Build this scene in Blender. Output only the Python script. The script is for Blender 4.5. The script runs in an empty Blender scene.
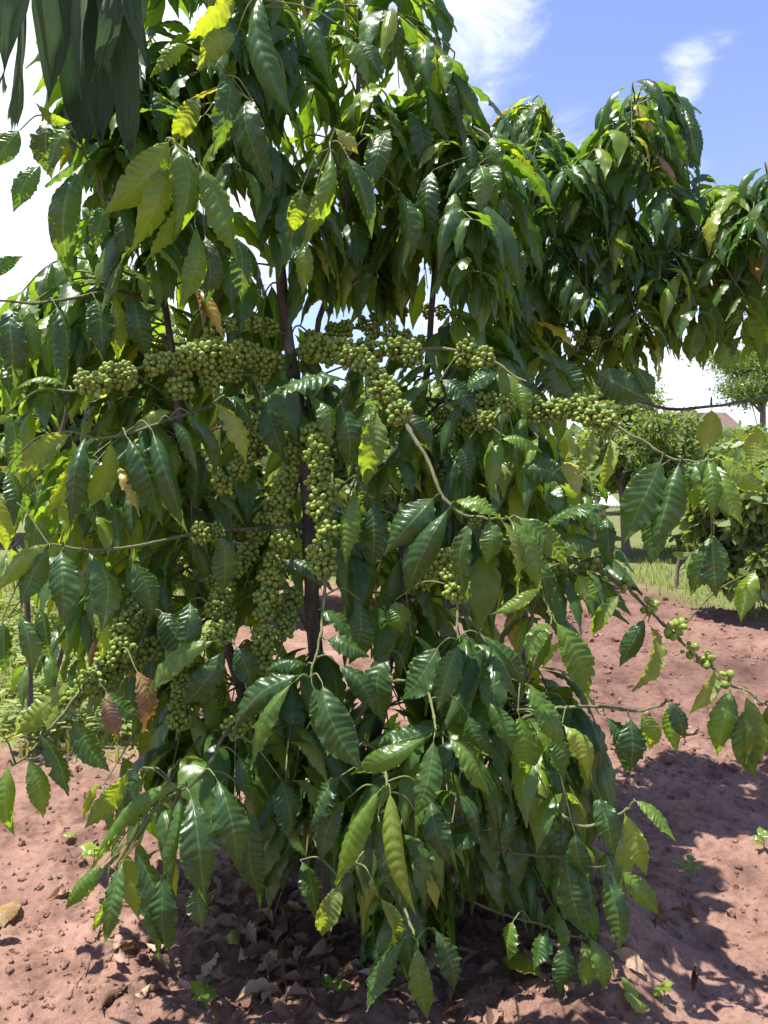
import bpy, math, random
import numpy as np
from mathutils import Vector

random.seed(7)
rng = np.random.default_rng(7)
sc = bpy.context.scene
COL = sc.collection
R = math.radians

# ------------------------------------------------------------------ camera
CAM_H, PITCH, F = 1.45, R(3.25), 740.0
cam = bpy.data.cameras.new('camera')
cam.sensor_fit = 'VERTICAL'
cam.sensor_height = 24.0
cam.lens = F / 1024 * 24.0
cam.clip_start = 0.05
cam.clip_end = 2000
camo = bpy.data.objects.new('camera', cam)
COL.objects.link(camo)
camo.location = (0, 0, CAM_H)
camo.rotation_euler = (R(90) - PITCH, 0, 0)
sc.camera = camo
sc.render.resolution_x, sc.render.resolution_y = 768, 1024

# ------------------------------------------------------------------ light
SUN_VEC = Vector((-0.27, -0.02, 0.95)).normalized()      # towards the sun: almost overhead, a little to the left
SUN_EL = math.asin(SUN_VEC.z)
SUN_AZ = math.atan2(SUN_VEC.x, SUN_VEC.y)
sun = bpy.data.lights.new('sun', 'SUN')
sun.energy = 5.0
sun.angle = R(0.5)
sun.color = (1.0, 0.96, 0.89)
suno = bpy.data.objects.new('sun', sun)
COL.objects.link(suno)
suno.rotation_euler = SUN_VEC.to_track_quat('Z', 'Y').to_euler()
suno.location = (-4, 3, 12)

sc.view_settings.view_transform = 'Standard'
sc.view_settings.look = 'None'
sc.view_settings.exposure = 1.1
sc.view_settings.gamma = 1
sc.view_settings.use_curve_mapping = False

world = bpy.data.worlds.new('World')
sc.world = world
world.use_nodes = True


def pix(px, py, d):
    """photo pixel + depth in metres -> world point"""
    xc = (px - 384) / F * d
    yc = -(py - 512) / F * d
    c, s = math.cos(PITCH), math.sin(PITCH)
    return np.array([xc, d * c + yc * s, CAM_H - d * s + yc * c])


def proj(p):
    c, s = math.cos(PITCH), math.sin(PITCH)
    y, z = p[1], p[2] - CAM_H
    d = y * c - z * s
    yc = y * s + z * c
    return 384 + p[0] / d * F, 512 - yc / d * F, d


def build_world():
    nt = world.node_tree
    nt.nodes.clear()
    N, L = nt.nodes.new, nt.links.new
    out = N('ShaderNodeOutputWorld')
    bg = N('ShaderNodeBackground')
    bg.inputs['Strength'].default_value = 0.122
    sky = N('ShaderNodeTexSky')
    sky.sky_type = 'NISHITA'
    sky.sun_disc = False
    sky.sun_elevation = SUN_EL
    sky.sun_rotation = SUN_AZ
    sky.altitude = 1000
    sky.air_density = 1.0
    sky.dust_density = 0.6
    sky.ozone_density = 3.0
    tint = N('ShaderNodeMix'); tint.data_type = 'RGBA'; tint.blend_type = 'MULTIPLY'
    tint.inputs['Factor'].default_value = 1.0
    tint.inputs['B'].default_value = (1.20, 1.01, 1.10, 1)
    L(sky.outputs['Color'], tint.inputs['A'])
    geo = N('ShaderNodeTexCoord')

    def blob(direction, cos_lo, cos_hi):
        dn = N('ShaderNodeVectorMath'); dn.operation = 'DOT_PRODUCT'
        nrm = N('ShaderNodeVectorMath'); nrm.operation = 'NORMALIZE'
        L(geo.outputs['Generated'], nrm.inputs[0])
        L(nrm.outputs['Vector'], dn.inputs[0])
        v = Vector(direction).normalized()
        dn.inputs[1].default_value = v
        mr = N('ShaderNodeMapRange'); mr.interpolation_type = 'SMOOTHSTEP'
        mr.inputs['From Min'].default_value = cos_lo
        mr.inputs['From Max'].default_value = cos_hi
        L(dn.outputs['Value'], mr.inputs['Value'])
        return mr.outputs['Result']

    def mathn(op, a, b):
        m = N('ShaderNodeMath'); m.operation = op
        for i, x in enumerate((a, b)):
            if isinstance(x, (int, float)):
                m.inputs[i].default_value = x
            else:
                L(x, m.inputs[i])
        return m.outputs[0]

    def direc(px, py):
        p = pix(px, py, 1.0) - np.array([0, 0, CAM_H])
        return tuple(p)
    noise = N('ShaderNodeTexNoise')
    noise.inputs['Scale'].default_value = 6.5
    noise.inputs['Detail'].default_value = 9
    noise.inputs['Roughness'].default_value = 0.64
    noise.inputs['Distortion'].default_value = 0.5
    mp = N('ShaderNodeMapping')
    mp.inputs['Scale'].default_value = (1, 1, 2.0)
    L(geo.outputs['Generated'], mp.inputs['Vector'])
    L(mp.outputs['Vector'], noise.inputs['Vector'])
    big_left = blob(direc(-120, 150), 0.83, 1.00)           # the big bright bank on the left
    mid_top = blob(direc(410, 10), 0.978, 0.9995)           # cloud behind the tree top
    low = blob(direc(540, 330), 0.96, 0.998)                # low bank behind the second tree
    low2 = blob(direc(735, 390), 0.992, 0.9995)
    wisp = blob(direc(706, 58), 0.9984, 1.0)
    wisp2 = blob(direc(672, 74), 0.9988, 1.0)
    wisp3 = blob(direc(572, 122), 0.9980, 0.9999)
    acc = big_left
    acc = mathn('MULTIPLY', acc, 1.35)
    for b, k in ((mid_top, 0.62), (low, 0.55), (low2, 0.75), (wisp, 0.27), (wisp2, 0.22), (wisp3, 0.24)):
        acc = mathn('ADD', acc, mathn('MULTIPLY', b, k))
    acc = mathn('ADD', acc, mathn('MULTIPLY', mathn('SUBTRACT', noise.outputs['Fac'], 0.5), 1.5))
    ramp = N('ShaderNodeMapRange'); ramp.interpolation_type = 'SMOOTHSTEP'
    ramp.inputs['From Min'].default_value = 0.22
    ramp.inputs['From Max'].default_value = 0.85
    L(acc, ramp.inputs['Value'])
    mix = N('ShaderNodeMix'); mix.data_type = 'RGBA'
    L(ramp.outputs['Result'], mix.inputs['Factor'])
    L(tint.outputs['Result'], mix.inputs['A'])
    mix.inputs['B'].default_value = (5.0, 5.25, 5.9, 1)
    L(mix.outputs['Result'], bg.inputs['Color'])
    L(bg.outputs['Background'], out.inputs['Surface'])


build_world()

# ------------------------------------------------------------------ helpers


def vnoise(x, y, seed=0):
    """smooth value noise on numpy arrays, -1..1"""
    xi, yi = np.floor(x).astype(np.int64), np.floor(y).astype(np.int64)
    fx, fy = x - xi, y - yi
    fx, fy = fx * fx * (3 - 2 * fx), fy * fy * (3 - 2 * fy)

    def h(a, b):
        n = (a * 374761393 + b * 668265263 + seed * 974711) & 0x7fffffff
        n = ((n ^ (n >> 13)) * 1274126177) & 0x7fffffff
        return ((n ^ (n >> 16)) & 0xffff) / 32767.5 - 1
    return (h(xi, yi) * (1 - fx) + h(xi + 1, yi) * fx) * (1 - fy) + (h(xi, yi + 1) * (1 - fx) + h(xi + 1, yi + 1) * fx) * fy


def fbm(x, y, seed=0, octv=4, gain=0.5):
    s, a, t = 0, 1.0, 0
    for i in range(octv):
        s = s + a * vnoise(x * 2 ** i + 13.7 * i, y * 2 ** i - 7.1 * i, seed + i)
        t += a
        a *= gain
    return s / t


def norm(v):
    return v / (np.linalg.norm(v) + 1e-12)


class MB:
    """collects grids / polygons into one mesh, with uv, tint and second attribute"""
    def __init__(self):
        self.v, self.f, self.uv, self.t, self.n = [], [], [], [], 0

    def add(self, verts, faces, uv=None, tint=0.0):
        verts = np.asarray(verts, float)
        m = len(verts)
        self.v.append(verts)
        self.f.append((np.asarray(faces, int) + self.n))
        self.uv.append(np.zeros((m, 2)) if uv is None else np.asarray(uv, float))
        self.t.append(np.broadcast_to(np.asarray(tint, float), (m,)))
        self.n += m

    def mesh(self, name, mat, origin=(0, 0, 0), smooth=True):
        me = bpy.data.meshes.new(name)
        if self.n:
            v = np.concatenate(self.v) - np.asarray(origin, float)
            quads = [f for f in self.f if f.shape[1] == 4]
            tris = [f for f in self.f if f.shape[1] == 3]
            nq = sum(len(q) for q in quads)
            nt = sum(len(t) for t in tris)
            loops = np.concatenate([q.ravel() for q in quads] + [t.ravel() for t in tris])
            starts = np.concatenate([np.arange(nq) * 4, nq * 4 + np.arange(nt) * 3])
            totals = np.concatenate([np.full(nq, 4), np.full(nt, 3)])
            me.vertices.add(len(v)); me.vertices.foreach_set('co', v.ravel())
            me.loops.add(len(loops)); me.loops.foreach_set('vertex_index', loops.astype(np.int32))
            me.polygons.add(nq + nt)
            me.polygons.foreach_set('loop_start', starts.astype(np.int32))
            me.polygons.foreach_set('loop_total', totals.astype(np.int32))
            me.polygons.foreach_set('use_smooth', np.full(nq + nt, smooth))
            uvl = me.uv_layers.new(name='UVMap')
            uv = np.concatenate(self.uv)[loops]
            uvl.data.foreach_set('uv', uv.ravel())
            at = me.attributes.new('tint', 'FLOAT', 'POINT')
            at.data.foreach_set('value', np.concatenate(self.t).astype(np.float32))
            me.update(calc_edges=True)
            me.validate()
        if mat:
            me.materials.append(mat)
        return me

    def build(self, name, mat, parent=None, origin=(0, 0, 0), loc=None, smooth=True):
        o = bpy.data.objects.new(name, self.mesh(name, mat, origin, smooth))
        COL.objects.link(o)
        o.location = origin if loc is None else loc
        if parent is not None:
            o.parent = parent
        return o


def tag(o, label=None, cat=None, group=None, kind=None):
    for k, x in (('label', label), ('category', cat), ('group', group), ('kind', kind)):
        if x:
            o[k] = x
    return o


def empty(name, loc):
    o = bpy.data.objects.new(name, None)
    COL.objects.link(o)
    o.location = loc
    o.empty_display_size = 0.1
    return o


def smooth_path(pts, n=6):
    """Catmull-Rom through points (rows may carry radius)"""
    P = np.asarray(pts, float)
    if len(P) < 3:
        return P
    Q = np.vstack([2 * P[0] - P[1], P, 2 * P[-1] - P[-2]])
    out = []
    for i in range(1, len(Q) - 2):
        p0, p1, p2, p3 = Q[i - 1], Q[i], Q[i + 1], Q[i + 2]
        for t in np.linspace(0, 1, n, endpoint=False):
            out.append(0.5 * ((2 * p1) + (-p0 + p2) * t + (2 * p0 - 5 * p1 + 4 * p2 - p3) * t * t + (-p0 + 3 * p1 - 3 * p2 + p3) * t ** 3))
    out.append(P[-1])
    return np.array(out)


def tube(mb, pts, rad, sides=8, tint=0.0, knots=0.0):
    P = np.asarray(pts, float)
    n = len(P)
    rad = np.broadcast_to(np.asarray(rad, float), (n,)).copy()
    if knots:
        rad *= 1 + knots * rng.normal(0, 1, n)
    T = np.gradient(P, axis=0)
    T /= np.linalg.norm(T, axis=1)[:, None] + 1e-12
    ref = np.array([0.31, 0.87, 0.38])
    A = np.cross(T, ref); A /= np.linalg.norm(A, axis=1)[:, None] + 1e-9
    B = np.cross(T, A)
    ang = np.linspace(0, 2 * np.pi, sides, endpoint=False)
    V = P[:, None, :] + rad[:, None, None] * (np.cos(ang)[None, :, None] * A[:, None, :] + np.sin(ang)[None, :, None] * B[:, None, :])
    V = V.reshape(-1, 3)
    i = np.arange(n - 1)[:, None] * sides
    j = np.arange(sides)[None, :]
    a = i + j; b = i + (j + 1) % sides
    faces = np.stack([a, b, b + sides, a + sides], -1).reshape(-1, 4)
    uv = np.stack([np.tile(np.linspace(0, 1, sides), n), np.repeat(np.linspace(0, 1, n), sides)], 1)
    mb.add(V, faces, uv, tint)
    end = np.vstack([V[-sides:], P[-1] + T[-1] * rad[-1] * 0.6])
    mb.add(end, np.stack([np.arange(sides), (np.arange(sides) + 1) % sides, np.full(sides, sides)], 1), None, float(np.mean(tint)))


def leaf(mb, base, tip, nrm, W, bow=0.12, fold=0.25, nv=30, nu=6, veins=9, corr=0.05, twist=0.0, tint=0.1, side=0.0, wave=0.05, profile=0, ph=None):
    """one ribbed leaf blade from base to tip; nrm = the side its upper face looks to"""
    base, tip = np.asarray(base, float), np.asarray(tip, float)
    ax = tip - base
    Lh = np.linalg.norm(ax)
    t0 = ax / Lh
    n0 = nrm - t0 * np.dot(nrm, t0)
    n0 = norm(n0)
    b0 = np.cross(t0, n0)
    if ph is None:
        ph = rng.random() * 6.28
    v = np.linspace(0, 1, nv + 1)
    pet = 0.05
    q = np.clip((v - pet) / (1 - pet), 0, 1)
    if profile == 0:
        w = np.sin(np.pi * q ** 0.88) ** 0.80 * (1 - 0.58 * np.clip((q - 0.70) / 0.3, 0, 1) ** 0.9)
    else:
        w = np.sin(np.pi * np.clip(q, 0, 1) ** 0.75) ** 0.55
    w = 0.5 * W * np.maximum(w, 0.035 * (1 - 0.7 * q))
    c = base + v[:, None] * ax + (np.sin(np.pi * v ** 0.8) * bow * Lh)[:, None] * n0 + (np.sin(np.pi * v) * side * Lh)[:, None] * b0
    T = np.gradient(c, axis=0); T /= np.linalg.norm(T, axis=1)[:, None]
    b = b0 - T * (T @ b0)[:, None]; b /= np.linalg.norm(b, axis=1)[:, None]
    n = np.cross(b, T)
    tw = twist * (v - 0.2)
    b, n = b * np.cos(tw)[:, None] + n * np.sin(tw)[:, None], -b * np.sin(tw)[:, None] + n * np.cos(tw)[:, None]
    u = np.linspace(-1, 1, nu + 1)
    au = np.abs(u)
    gam = rng.uniform(0.86, 1.16)
    amp_k = rng.uniform(0.75, 1.25)
    vq = q ** gam + 0.018 * np.sin(q * rng.uniform(7, 16) + ph) * (q * (1 - q) * 4)
    sk = 0.12 + 0.05 * np.sign(u)[None, :] * np.sin(ph)
    phv = vq[:, None] - sk * au[None, :] ** 1.25
    phase = veins * phv + 0.3
    hgt = (np.abs(np.sin(np.pi * phase)) ** 0.75 - 0.55) * (au[None, :] ** 0.7) * np.clip(np.minimum(q * 6, (1 - q) * 5), 0, 1)[:, None]
    amp = corr * W * amp_k
    warp = 0.10 * W * (fbm(np.repeat(q[:, None] * 3.1, nu + 1, 1) + ph * 7, np.repeat(u[None, :] * 1.1, nv + 1, 0) + ph, 4, 2)) * np.clip(q * 3, 0, 1)[:, None]
    edge = (au[None, :] ** 3) * np.sin(2 * np.pi * (0.5 * veins) * q[:, None] + ph + np.sign(u)[None, :] * 0.9) * wave * W * 0.9
    ww = w[:, None] * (1 + wave * 0.12 * (au[None, :] ** 2) * np.sin(2 * np.pi * veins * (q[:, None] - 0.10) + 1.2))
    for _ in range(int(rng.random() < 0.35) + int(rng.random() < 0.15)):
        q0, dep, sg, wd_ = rng.uniform(.2, .9), rng.uniform(.15, .5), rng.choice([-1, 1]), rng.uniform(.012, .035)
        ww = ww * (1 - dep * np.exp(-((q[:, None] - q0) / wd_) ** 2) * (np.sign(u)[None, :] == sg) * au[None, :] ** 2)
    fo = fold * (1 + 0.5 * np.sin(3.1 * v + ph))[:, None]
    X = (u[None, :] * ww) * np.cos(fo * au[None, :])
    Z = -np.abs(u[None, :]) * ww * np.sin(fo * (0.4 + 0.6 * au[None, :])) + amp * hgt + warp + edge * np.clip(w / (0.5 * W), 0, 1)[:, None]
    V = c[:, None, :] + X[..., None] * b[:, None, :] + Z[..., None] * n[:, None, :]
    i = np.arange(nv)[:, None] * (nu + 1)
    j = np.arange(nu)[None, :]
    a = i + j
    faces = np.stack([a, a + 1, a + nu + 2, a + nu + 1], -1).reshape(-1, 4)
    uv = np.stack([np.tile((u + 1) / 2, nv + 1), phv.ravel()], 1)
    mb.add(V.reshape(-1, 3), faces, uv, tint)


# ------------------------------------------------------------------ materials


def newmat(name):
    m = bpy.data.materials.new(name)
    m.use_nodes = True
    nt = m.node_tree
    nt.nodes.clear()
    return m, nt, nt.nodes.new, nt.links.new


def ramp_node(nt, stops):
    r = nt.nodes.new('ShaderNodeValToRGB')
    e = r.color_ramp.elements
    while len(e) > 1:
        e.remove(e[-1])
    e[0].position, e[0].color = stops[0][0], (*stops[0][1], 1)
    for p, c in stops[1:]:
        x = e.new(p); x.color = (*c, 1)
    return r


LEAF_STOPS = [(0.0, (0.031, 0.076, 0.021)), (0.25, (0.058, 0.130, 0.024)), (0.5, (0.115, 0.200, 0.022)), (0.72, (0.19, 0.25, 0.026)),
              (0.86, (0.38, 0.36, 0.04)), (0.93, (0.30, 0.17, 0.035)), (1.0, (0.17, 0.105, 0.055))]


def leaf_material(name, stops=LEAF_STOPS, rough=0.34, trans=0.42, veins=9, bump=0.25, vein_amt=0.30, spec=0.6, under_col=(0.085, 0.135, 0.040)):
    m, nt, N, L = newmat(name)
    out = N('ShaderNodeOutputMaterial')
    at = N('ShaderNodeAttribute'); at.attribute_name = 'tint'
    uv = N('ShaderNodeUVMap'); uv.uv_map = 'UVMap'
    sep = N('ShaderNodeSeparateXYZ'); L(uv.outputs['UV'], sep.inputs[0])

    def M(op, a, b=None, c=None):
        n = N('ShaderNodeMath'); n.operation = op
        for i, x in enumerate((a, b, c)):
            if x is None:
                continue
            if isinstance(x, (int, float)):
                n.inputs[i].default_value = x
            else:
                L(x, n.inputs[i])
        return n.outputs[0]
    au = M('ABSOLUTE', M('MULTIPLY_ADD', sep.outputs[0], 2.0, -1.0))
    tc = N('ShaderNodeTexCoord')
    ns = N('ShaderNodeTexNoise'); ns.inputs['Scale'].default_value = 22; ns.inputs['Detail'].default_value = 4
    L(tc.outputs['Object'], ns.inputs['Vector'])
    tv = M('ADD', at.outputs['Fac'], M('MULTIPLY', M('SUBTRACT', ns.outputs['Fac'], 0.5), 0.16))
    cr = ramp_node(nt, stops); L(tv, cr.inputs[0])
    # veins
    phase = M('MULTIPLY', sep.outputs[1], float(veins))
    fr = M('ABSOLUTE', M('SUBTRACT', M('FRACT', M('ADD', phase, 0.3)), 0.5))       # 0.5 on the vein
    lat = N('ShaderNodeMapRange'); lat.inputs['From Min'].default_value = 0.44; lat.inputs['From Max'].default_value = 0.5
    L(fr, lat.inputs['Value'])
    mid = N('ShaderNodeMapRange'); mid.inputs['From Min'].default_value = 0.075; mid.inputs['From Max'].default_value = 0.025
    L(au, mid.inputs['Value'])
    vein = M('MAXIMUM', M('MULTIPLY', lat.outputs[0], 0.3), mid.outputs[0])
    mixv = N('ShaderNodeMix'); mixv.data_type = 'RGBA'
    L(M('MULTIPLY', vein, vein_amt), mixv.inputs['Factor'])
    L(cr.outputs['Color'], mixv.inputs['A'])
    mixv.inputs['B'].default_value = (0.20, 0.30, 0.09, 1)
    # blemishes
    n2 = N('ShaderNodeTexNoise'); n2.inputs['Scale'].default_value = 75; n2.inputs['Detail'].default_value = 3
    L(tc.outputs['Object'], n2.inputs['Vector'])
    sp = N('ShaderNodeMapRange'); sp.inputs['From Min'].default_value = 0.655; sp.inputs['From Max'].default_value = 0.71
    L(n2.outputs['Fac'], sp.inputs['Value'])
    mixs = N('ShaderNodeMix'); mixs.data_type = 'RGBA'
    L(M('MULTIPLY', sp.outputs[0], 0.55), mixs.inputs['Factor'])
    L(mixv.outputs['Result'], mixs.inputs['A'])
    mixs.inputs['B'].default_value = (0.17, 0.12, 0.05, 1)
    du = N('ShaderNodeMapRange'); du.inputs['From Min'].default_value = 0.52; du.inputs['From Max'].default_value = 0.78
    n5 = N('ShaderNodeTexNoise'); n5.inputs['Scale'].default_value = 13; n5.inputs['Detail'].default_value = 6
    L(tc.outputs['Object'], n5.inputs['Vector']); L(n5.outputs['Fac'], du.inputs['Value'])
    mixd = N('ShaderNodeMix'); mixd.data_type = 'RGBA'
    L(M('MULTIPLY', du.outputs[0], 0.35), mixd.inputs['Factor'])
    L(mixs.outputs['Result'], mixd.inputs['A'])
    mixd.inputs['B'].default_value = (0.15, 0.13, 0.06, 1)
    mixs = mixd
    # underside paler
    geo = N('ShaderNodeNewGeometry')
    under = N('ShaderNodeMix'); under.data_type = 'RGBA'
    L(M('MULTIPLY', geo.outputs['Backfacing'], 0.5), under.inputs['Factor'])
    L(mixs.outputs['Result'], under.inputs['A'])
    under.inputs['B'].default_value = (*under_col, 1)
    p = N('ShaderNodeBsdfPrincipled')
    L(under.outputs['Result'], p.inputs['Base Color'])
    n3 = N('ShaderNodeTexNoise'); n3.inputs['Scale'].default_value = 9; n3.inputs['Detail'].default_value = 5
    L(tc.outputs['Object'], n3.inputs['Vector'])
    rr = M('ADD', M('MULTIPLY', geo.outputs['Backfacing'], 0.28), M('MULTIPLY_ADD', n3.outputs['Fac'], 0.40, rough - 0.20))
    L(rr, p.inputs['Roughness'])
    p.inputs['Specular IOR Level'].default_value = spec
    bp = N('ShaderNodeBump'); bp.inputs['Strength'].default_value = bump; bp.inputs['Distance'].default_value = 0.004
    hh = M('SUBTRACT', M('MULTIPLY', n2.outputs['Fac'], 0.35), M('MULTIPLY', vein, 0.8))
    L(hh, bp.inputs['Height'])
    L(bp.outputs['Normal'], p.inputs['Normal'])
    tr = N('ShaderNodeBsdfTranslucent')
    tm = N('ShaderNodeMix'); tm.data_type = 'RGBA'; tm.blend_type = 'MULTIPLY'; tm.inputs['Factor'].default_value = 1
    L(mixs.outputs['Result'], tm.inputs['A'])
    tm.inputs['B'].default_value = (4.2, 3.5, 1.0, 1)
    L(tm.outputs['Result'], tr.inputs['Color'])
    ms = N('ShaderNodeMixShader')
    tf = N('ShaderNodeMapRange'); tf.inputs['From Min'].default_value = 0.60; tf.inputs['From Max'].default_value = 0.92
    tf.inputs['To Min'].default_value = trans; tf.inputs['To Max'].default_value = trans * 0.22
    L(at.outputs['Fac'], tf.inputs['Value']); L(tf.outputs[0], ms.inputs[0])
    L(p.outputs[0], ms.inputs[1]); L(tr.outputs[0], ms.inputs[2])
    L(ms.outputs[0], out.inputs['Surface'])
    return m


def noise_material(name, stops, scale=20, rough=0.9, bump=0.5, dist=0.01, detail=6, coord='Object', spec=0.3, stretch=None, tintmix=None):
    m, nt, N, L = newmat(name)
    out = N('ShaderNodeOutputMaterial')
    p = N('ShaderNodeBsdfPrincipled')
    tc = N('ShaderNodeTexCoord')
    vec = tc.outputs[coord]
    if stretch:
        mp = N('ShaderNodeMapping'); mp.inputs['Scale'].default_value = stretch
        L(vec, mp.inputs[0]); vec = mp.outputs[0]
    n = N('ShaderNodeTexNoise'); n.inputs['Scale'].default_value = scale; n.inputs['Detail'].default_value = detail
    n.inputs['Roughness'].default_value = 0.62
    L(vec, n.inputs['Vector'])
    cr = ramp_node(nt, stops); L(n.outputs['Fac'], cr.inputs[0])
    col = cr.outputs['Color']
    if tintmix:
        at = N('ShaderNodeAttribute'); at.attribute_name = 'tint'
        mx = N('ShaderNodeMix'); mx.data_type = 'RGBA'
        L(at.outputs['Fac'], mx.inputs['Factor']); L(col, mx.inputs['A'])
        mx.inputs['B'].default_value = (*tintmix, 1)
        col = mx.outputs['Result']
    L(col, p.inputs['Base Color'])
    p.inputs['Roughness'].default_value = rough
    p.inputs['Specular IOR Level'].default_value = spec
    b = N('ShaderNodeBump'); b.inputs['Strength'].default_value = bump; b.inputs['Distance'].default_value = dist
    L(n.outputs['Fac'], b.inputs['Height']); L(b.outputs[0], p.inputs['Normal'])
    L(p.outputs[0], out.inputs['Surface'])
    return m


M_LEAF = leaf_material('coffee_leaf', veins=11)
M_LEAFB = leaf_material('coffee_leaf_small', veins=7)
M_FAR = leaf_material('broadleaf_foliage', stops=[(0, (0.055, 0.105, 0.040)), (0.4, (0.090, 0.155, 0.048)), (0.8, (0.16, 0.22, 0.06)), (1, (0.24, 0.25, 0.09))],
                      rough=0.5, trans=0.3, bump=0.0, vein_amt=0.15)  # stops brightened and greyed; distance haze is painted into them
M_BARK = noise_material('coffee_bark', [(0.3, (0.05, 0.041, 0.034)), (0.55, (0.12, 0.10, 0.082)), (0.75, (0.21, 0.18, 0.15))], scale=30, bump=0.8,
                        stretch=(1, 1, 0.35), tintmix=(0.17, 0.21, 0.055))
M_TWIG = noise_material('dry_twig', [(0.3, (0.10, 0.075, 0.055)), (0.7, (0.26, 0.21, 0.165))], scale=40, bump=0.5)


def berry_material():
    m, nt, N, L = newmat('green_coffee_berry')
    out = N('ShaderNodeOutputMaterial')
    p = N('ShaderNodeBsdfPrincipled')
    tc = N('ShaderNodeTexCoord')
    n = N('ShaderNodeTexNoise'); n.inputs['Scale'].default_value = 55; n.inputs['Detail'].default_value = 2
    L(tc.outputs['Object'], n.inputs['Vector'])
    cr = ramp_node(nt, [(0.3, (0.12, 0.19, 0.028)), (0.55, (0.21, 0.28, 0.045)), (0.75, (0.34, 0.37, 0.085))])
    L(n.outputs['Fac'], cr.inputs[0])
    at = N('ShaderNodeAttribute'); at.attribute_name = 'tint'
    mx = N('ShaderNodeMix'); mx.data_type = 'RGBA'
    L(at.outputs['Fac'], mx.inputs['Factor']); L(cr.outputs['Color'], mx.inputs['A'])
    mx.inputs['B'].default_value = (0.07, 0.05, 0.025, 1)
    L(mx.outputs['Result'], p.inputs['Base Color'])
    p.inputs['Roughness'].default_value = 0.48
    p.inputs['Subsurface Weight'].default_value = 0.0
    p.inputs['Specular IOR Level'].default_value = 0.28
    L(p.outputs[0], out.inputs['Surface'])
    return m


M_BERRY = berry_material()

# ------------------------------------------------------------------ ground
TREE = np.array([pix(330, 905, 2.45)[0], pix(330, 905, 2.45)[1], 0.0])


def ground_h(x, y, fine=True):
    x, y = np.asarray(x, float), np.asarray(y, float)
    r = np.hypot((x - TREE[0]) / 1.12, (y - TREE[1]) / 0.95)
    near = np.exp(-np.maximum(r - 2.0, 0) * 0.35)
    h = 0.045 * fbm(x * 0.9, y * 0.9, 3, 3)
    h += 0.085 * np.exp(-((r - 0.80) / 0.17) ** 2) * (0.75 + 0.6 * fbm(x * 1.7, y * 1.7, 9, 2)) * np.clip((x - TREE[0]) * 0.9 + 0.55, 0.18, 1.2)
    h -= 0.05 * np.exp(-(r / 0.55) ** 2)
    h += near * 0.028 * fbm(x * 5, y * 5, 21, 3)
    # tilled ridges beyond the tree on the right
    tz = np.clip((y - 3.4) / 0.8, 0, 1) * np.clip((10 - y) / 3, 0, 1) * np.clip((x - 0.1) * 1.2, 0, 1)
    h += tz * (0.035 * np.sin(2 * np.pi * (y * 0.85 + x * 0.55) + 2 * fbm(x * 1.2, y * 1.2, 5, 2)) + 0.05 * fbm(x * 3.3, y * 3.3, 31, 3))
    if fine:
        rough = 0.45 + 0.55 * np.clip(fbm(x * 1.4 + 4, y * 1.4, 77, 2) * 2 + 0.35, 0, 1)
        rough = np.maximum(rough, np.exp(-((r - 0.55) / 0.4) ** 2))
        c = fbm(x * 16, y * 16, 41, 3)
        h += near * rough * 0.024 * np.sign(c) * np.abs(c) ** 0.8
        h += near * rough * 0.011 * fbm(x * 45, y * 45, 51, 2)
    return h


def grass_mask(x, y):
    # weedy strip on the left and behind, beyond the tilled soil
    n = fbm(np.asarray(x) * 0.9, np.asarray(y) * 0.9, 61, 3)
    left = np.clip((-1.02 - x + 0.0 * y) * 2.2 + n * 1.2, 0, 1) * np.clip((y - 3.5 + n) * 1.6, 0, 1)
    back = np.clip((y - 9.2 + n * 1.5) * 0.9, 0, 1)
    right = np.clip((x - 3.05 + n * 0.5) * 1.8, 0, 1) * np.clip((y - 5.0) * 0.9, 0, 1)
    return np.clip(np.maximum(np.maximum(left, back), right), 0, 1)


def axis_coords(lo, hi, d0, c0, c1, grow=1.09):
    xs = list(np.arange(c0, c1 + 1e-6, d0))
    d = d0
    while xs[-1] < hi:
        d *= grow
        xs.append(xs[-1] + d)
    d = d0
    ys = []
    x = c0
    while x > lo:
        d *= grow
        x -= d
        ys.append(x)
    return np.array(ys[::-1] + xs)


gx = axis_coords(-400, 400, 0.012, -1.6, 2.1, 1.06)
gy = axis_coords(-60, 700, 0.012, 1.5, 4.3, 1.05)
GX, GY = np.meshgrid(gx, gy)
GZ = ground_h(GX, GY)
nx = len(gx)
gi = (np.arange(len(gy) - 1)[:, None] * nx + np.arange(nx - 1)[None, :])
gf = np.stack([gi, gi + 1, gi + nx + 1, gi + nx], -1).reshape(-1, 4)
gmb = MB()
gmb.add(np.stack([GX.ravel(), GY.ravel(), GZ.ravel()], 1), gf, np.stack([GX.ravel(), GY.ravel()], 1), grass_mask(GX, GY).ravel())


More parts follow.
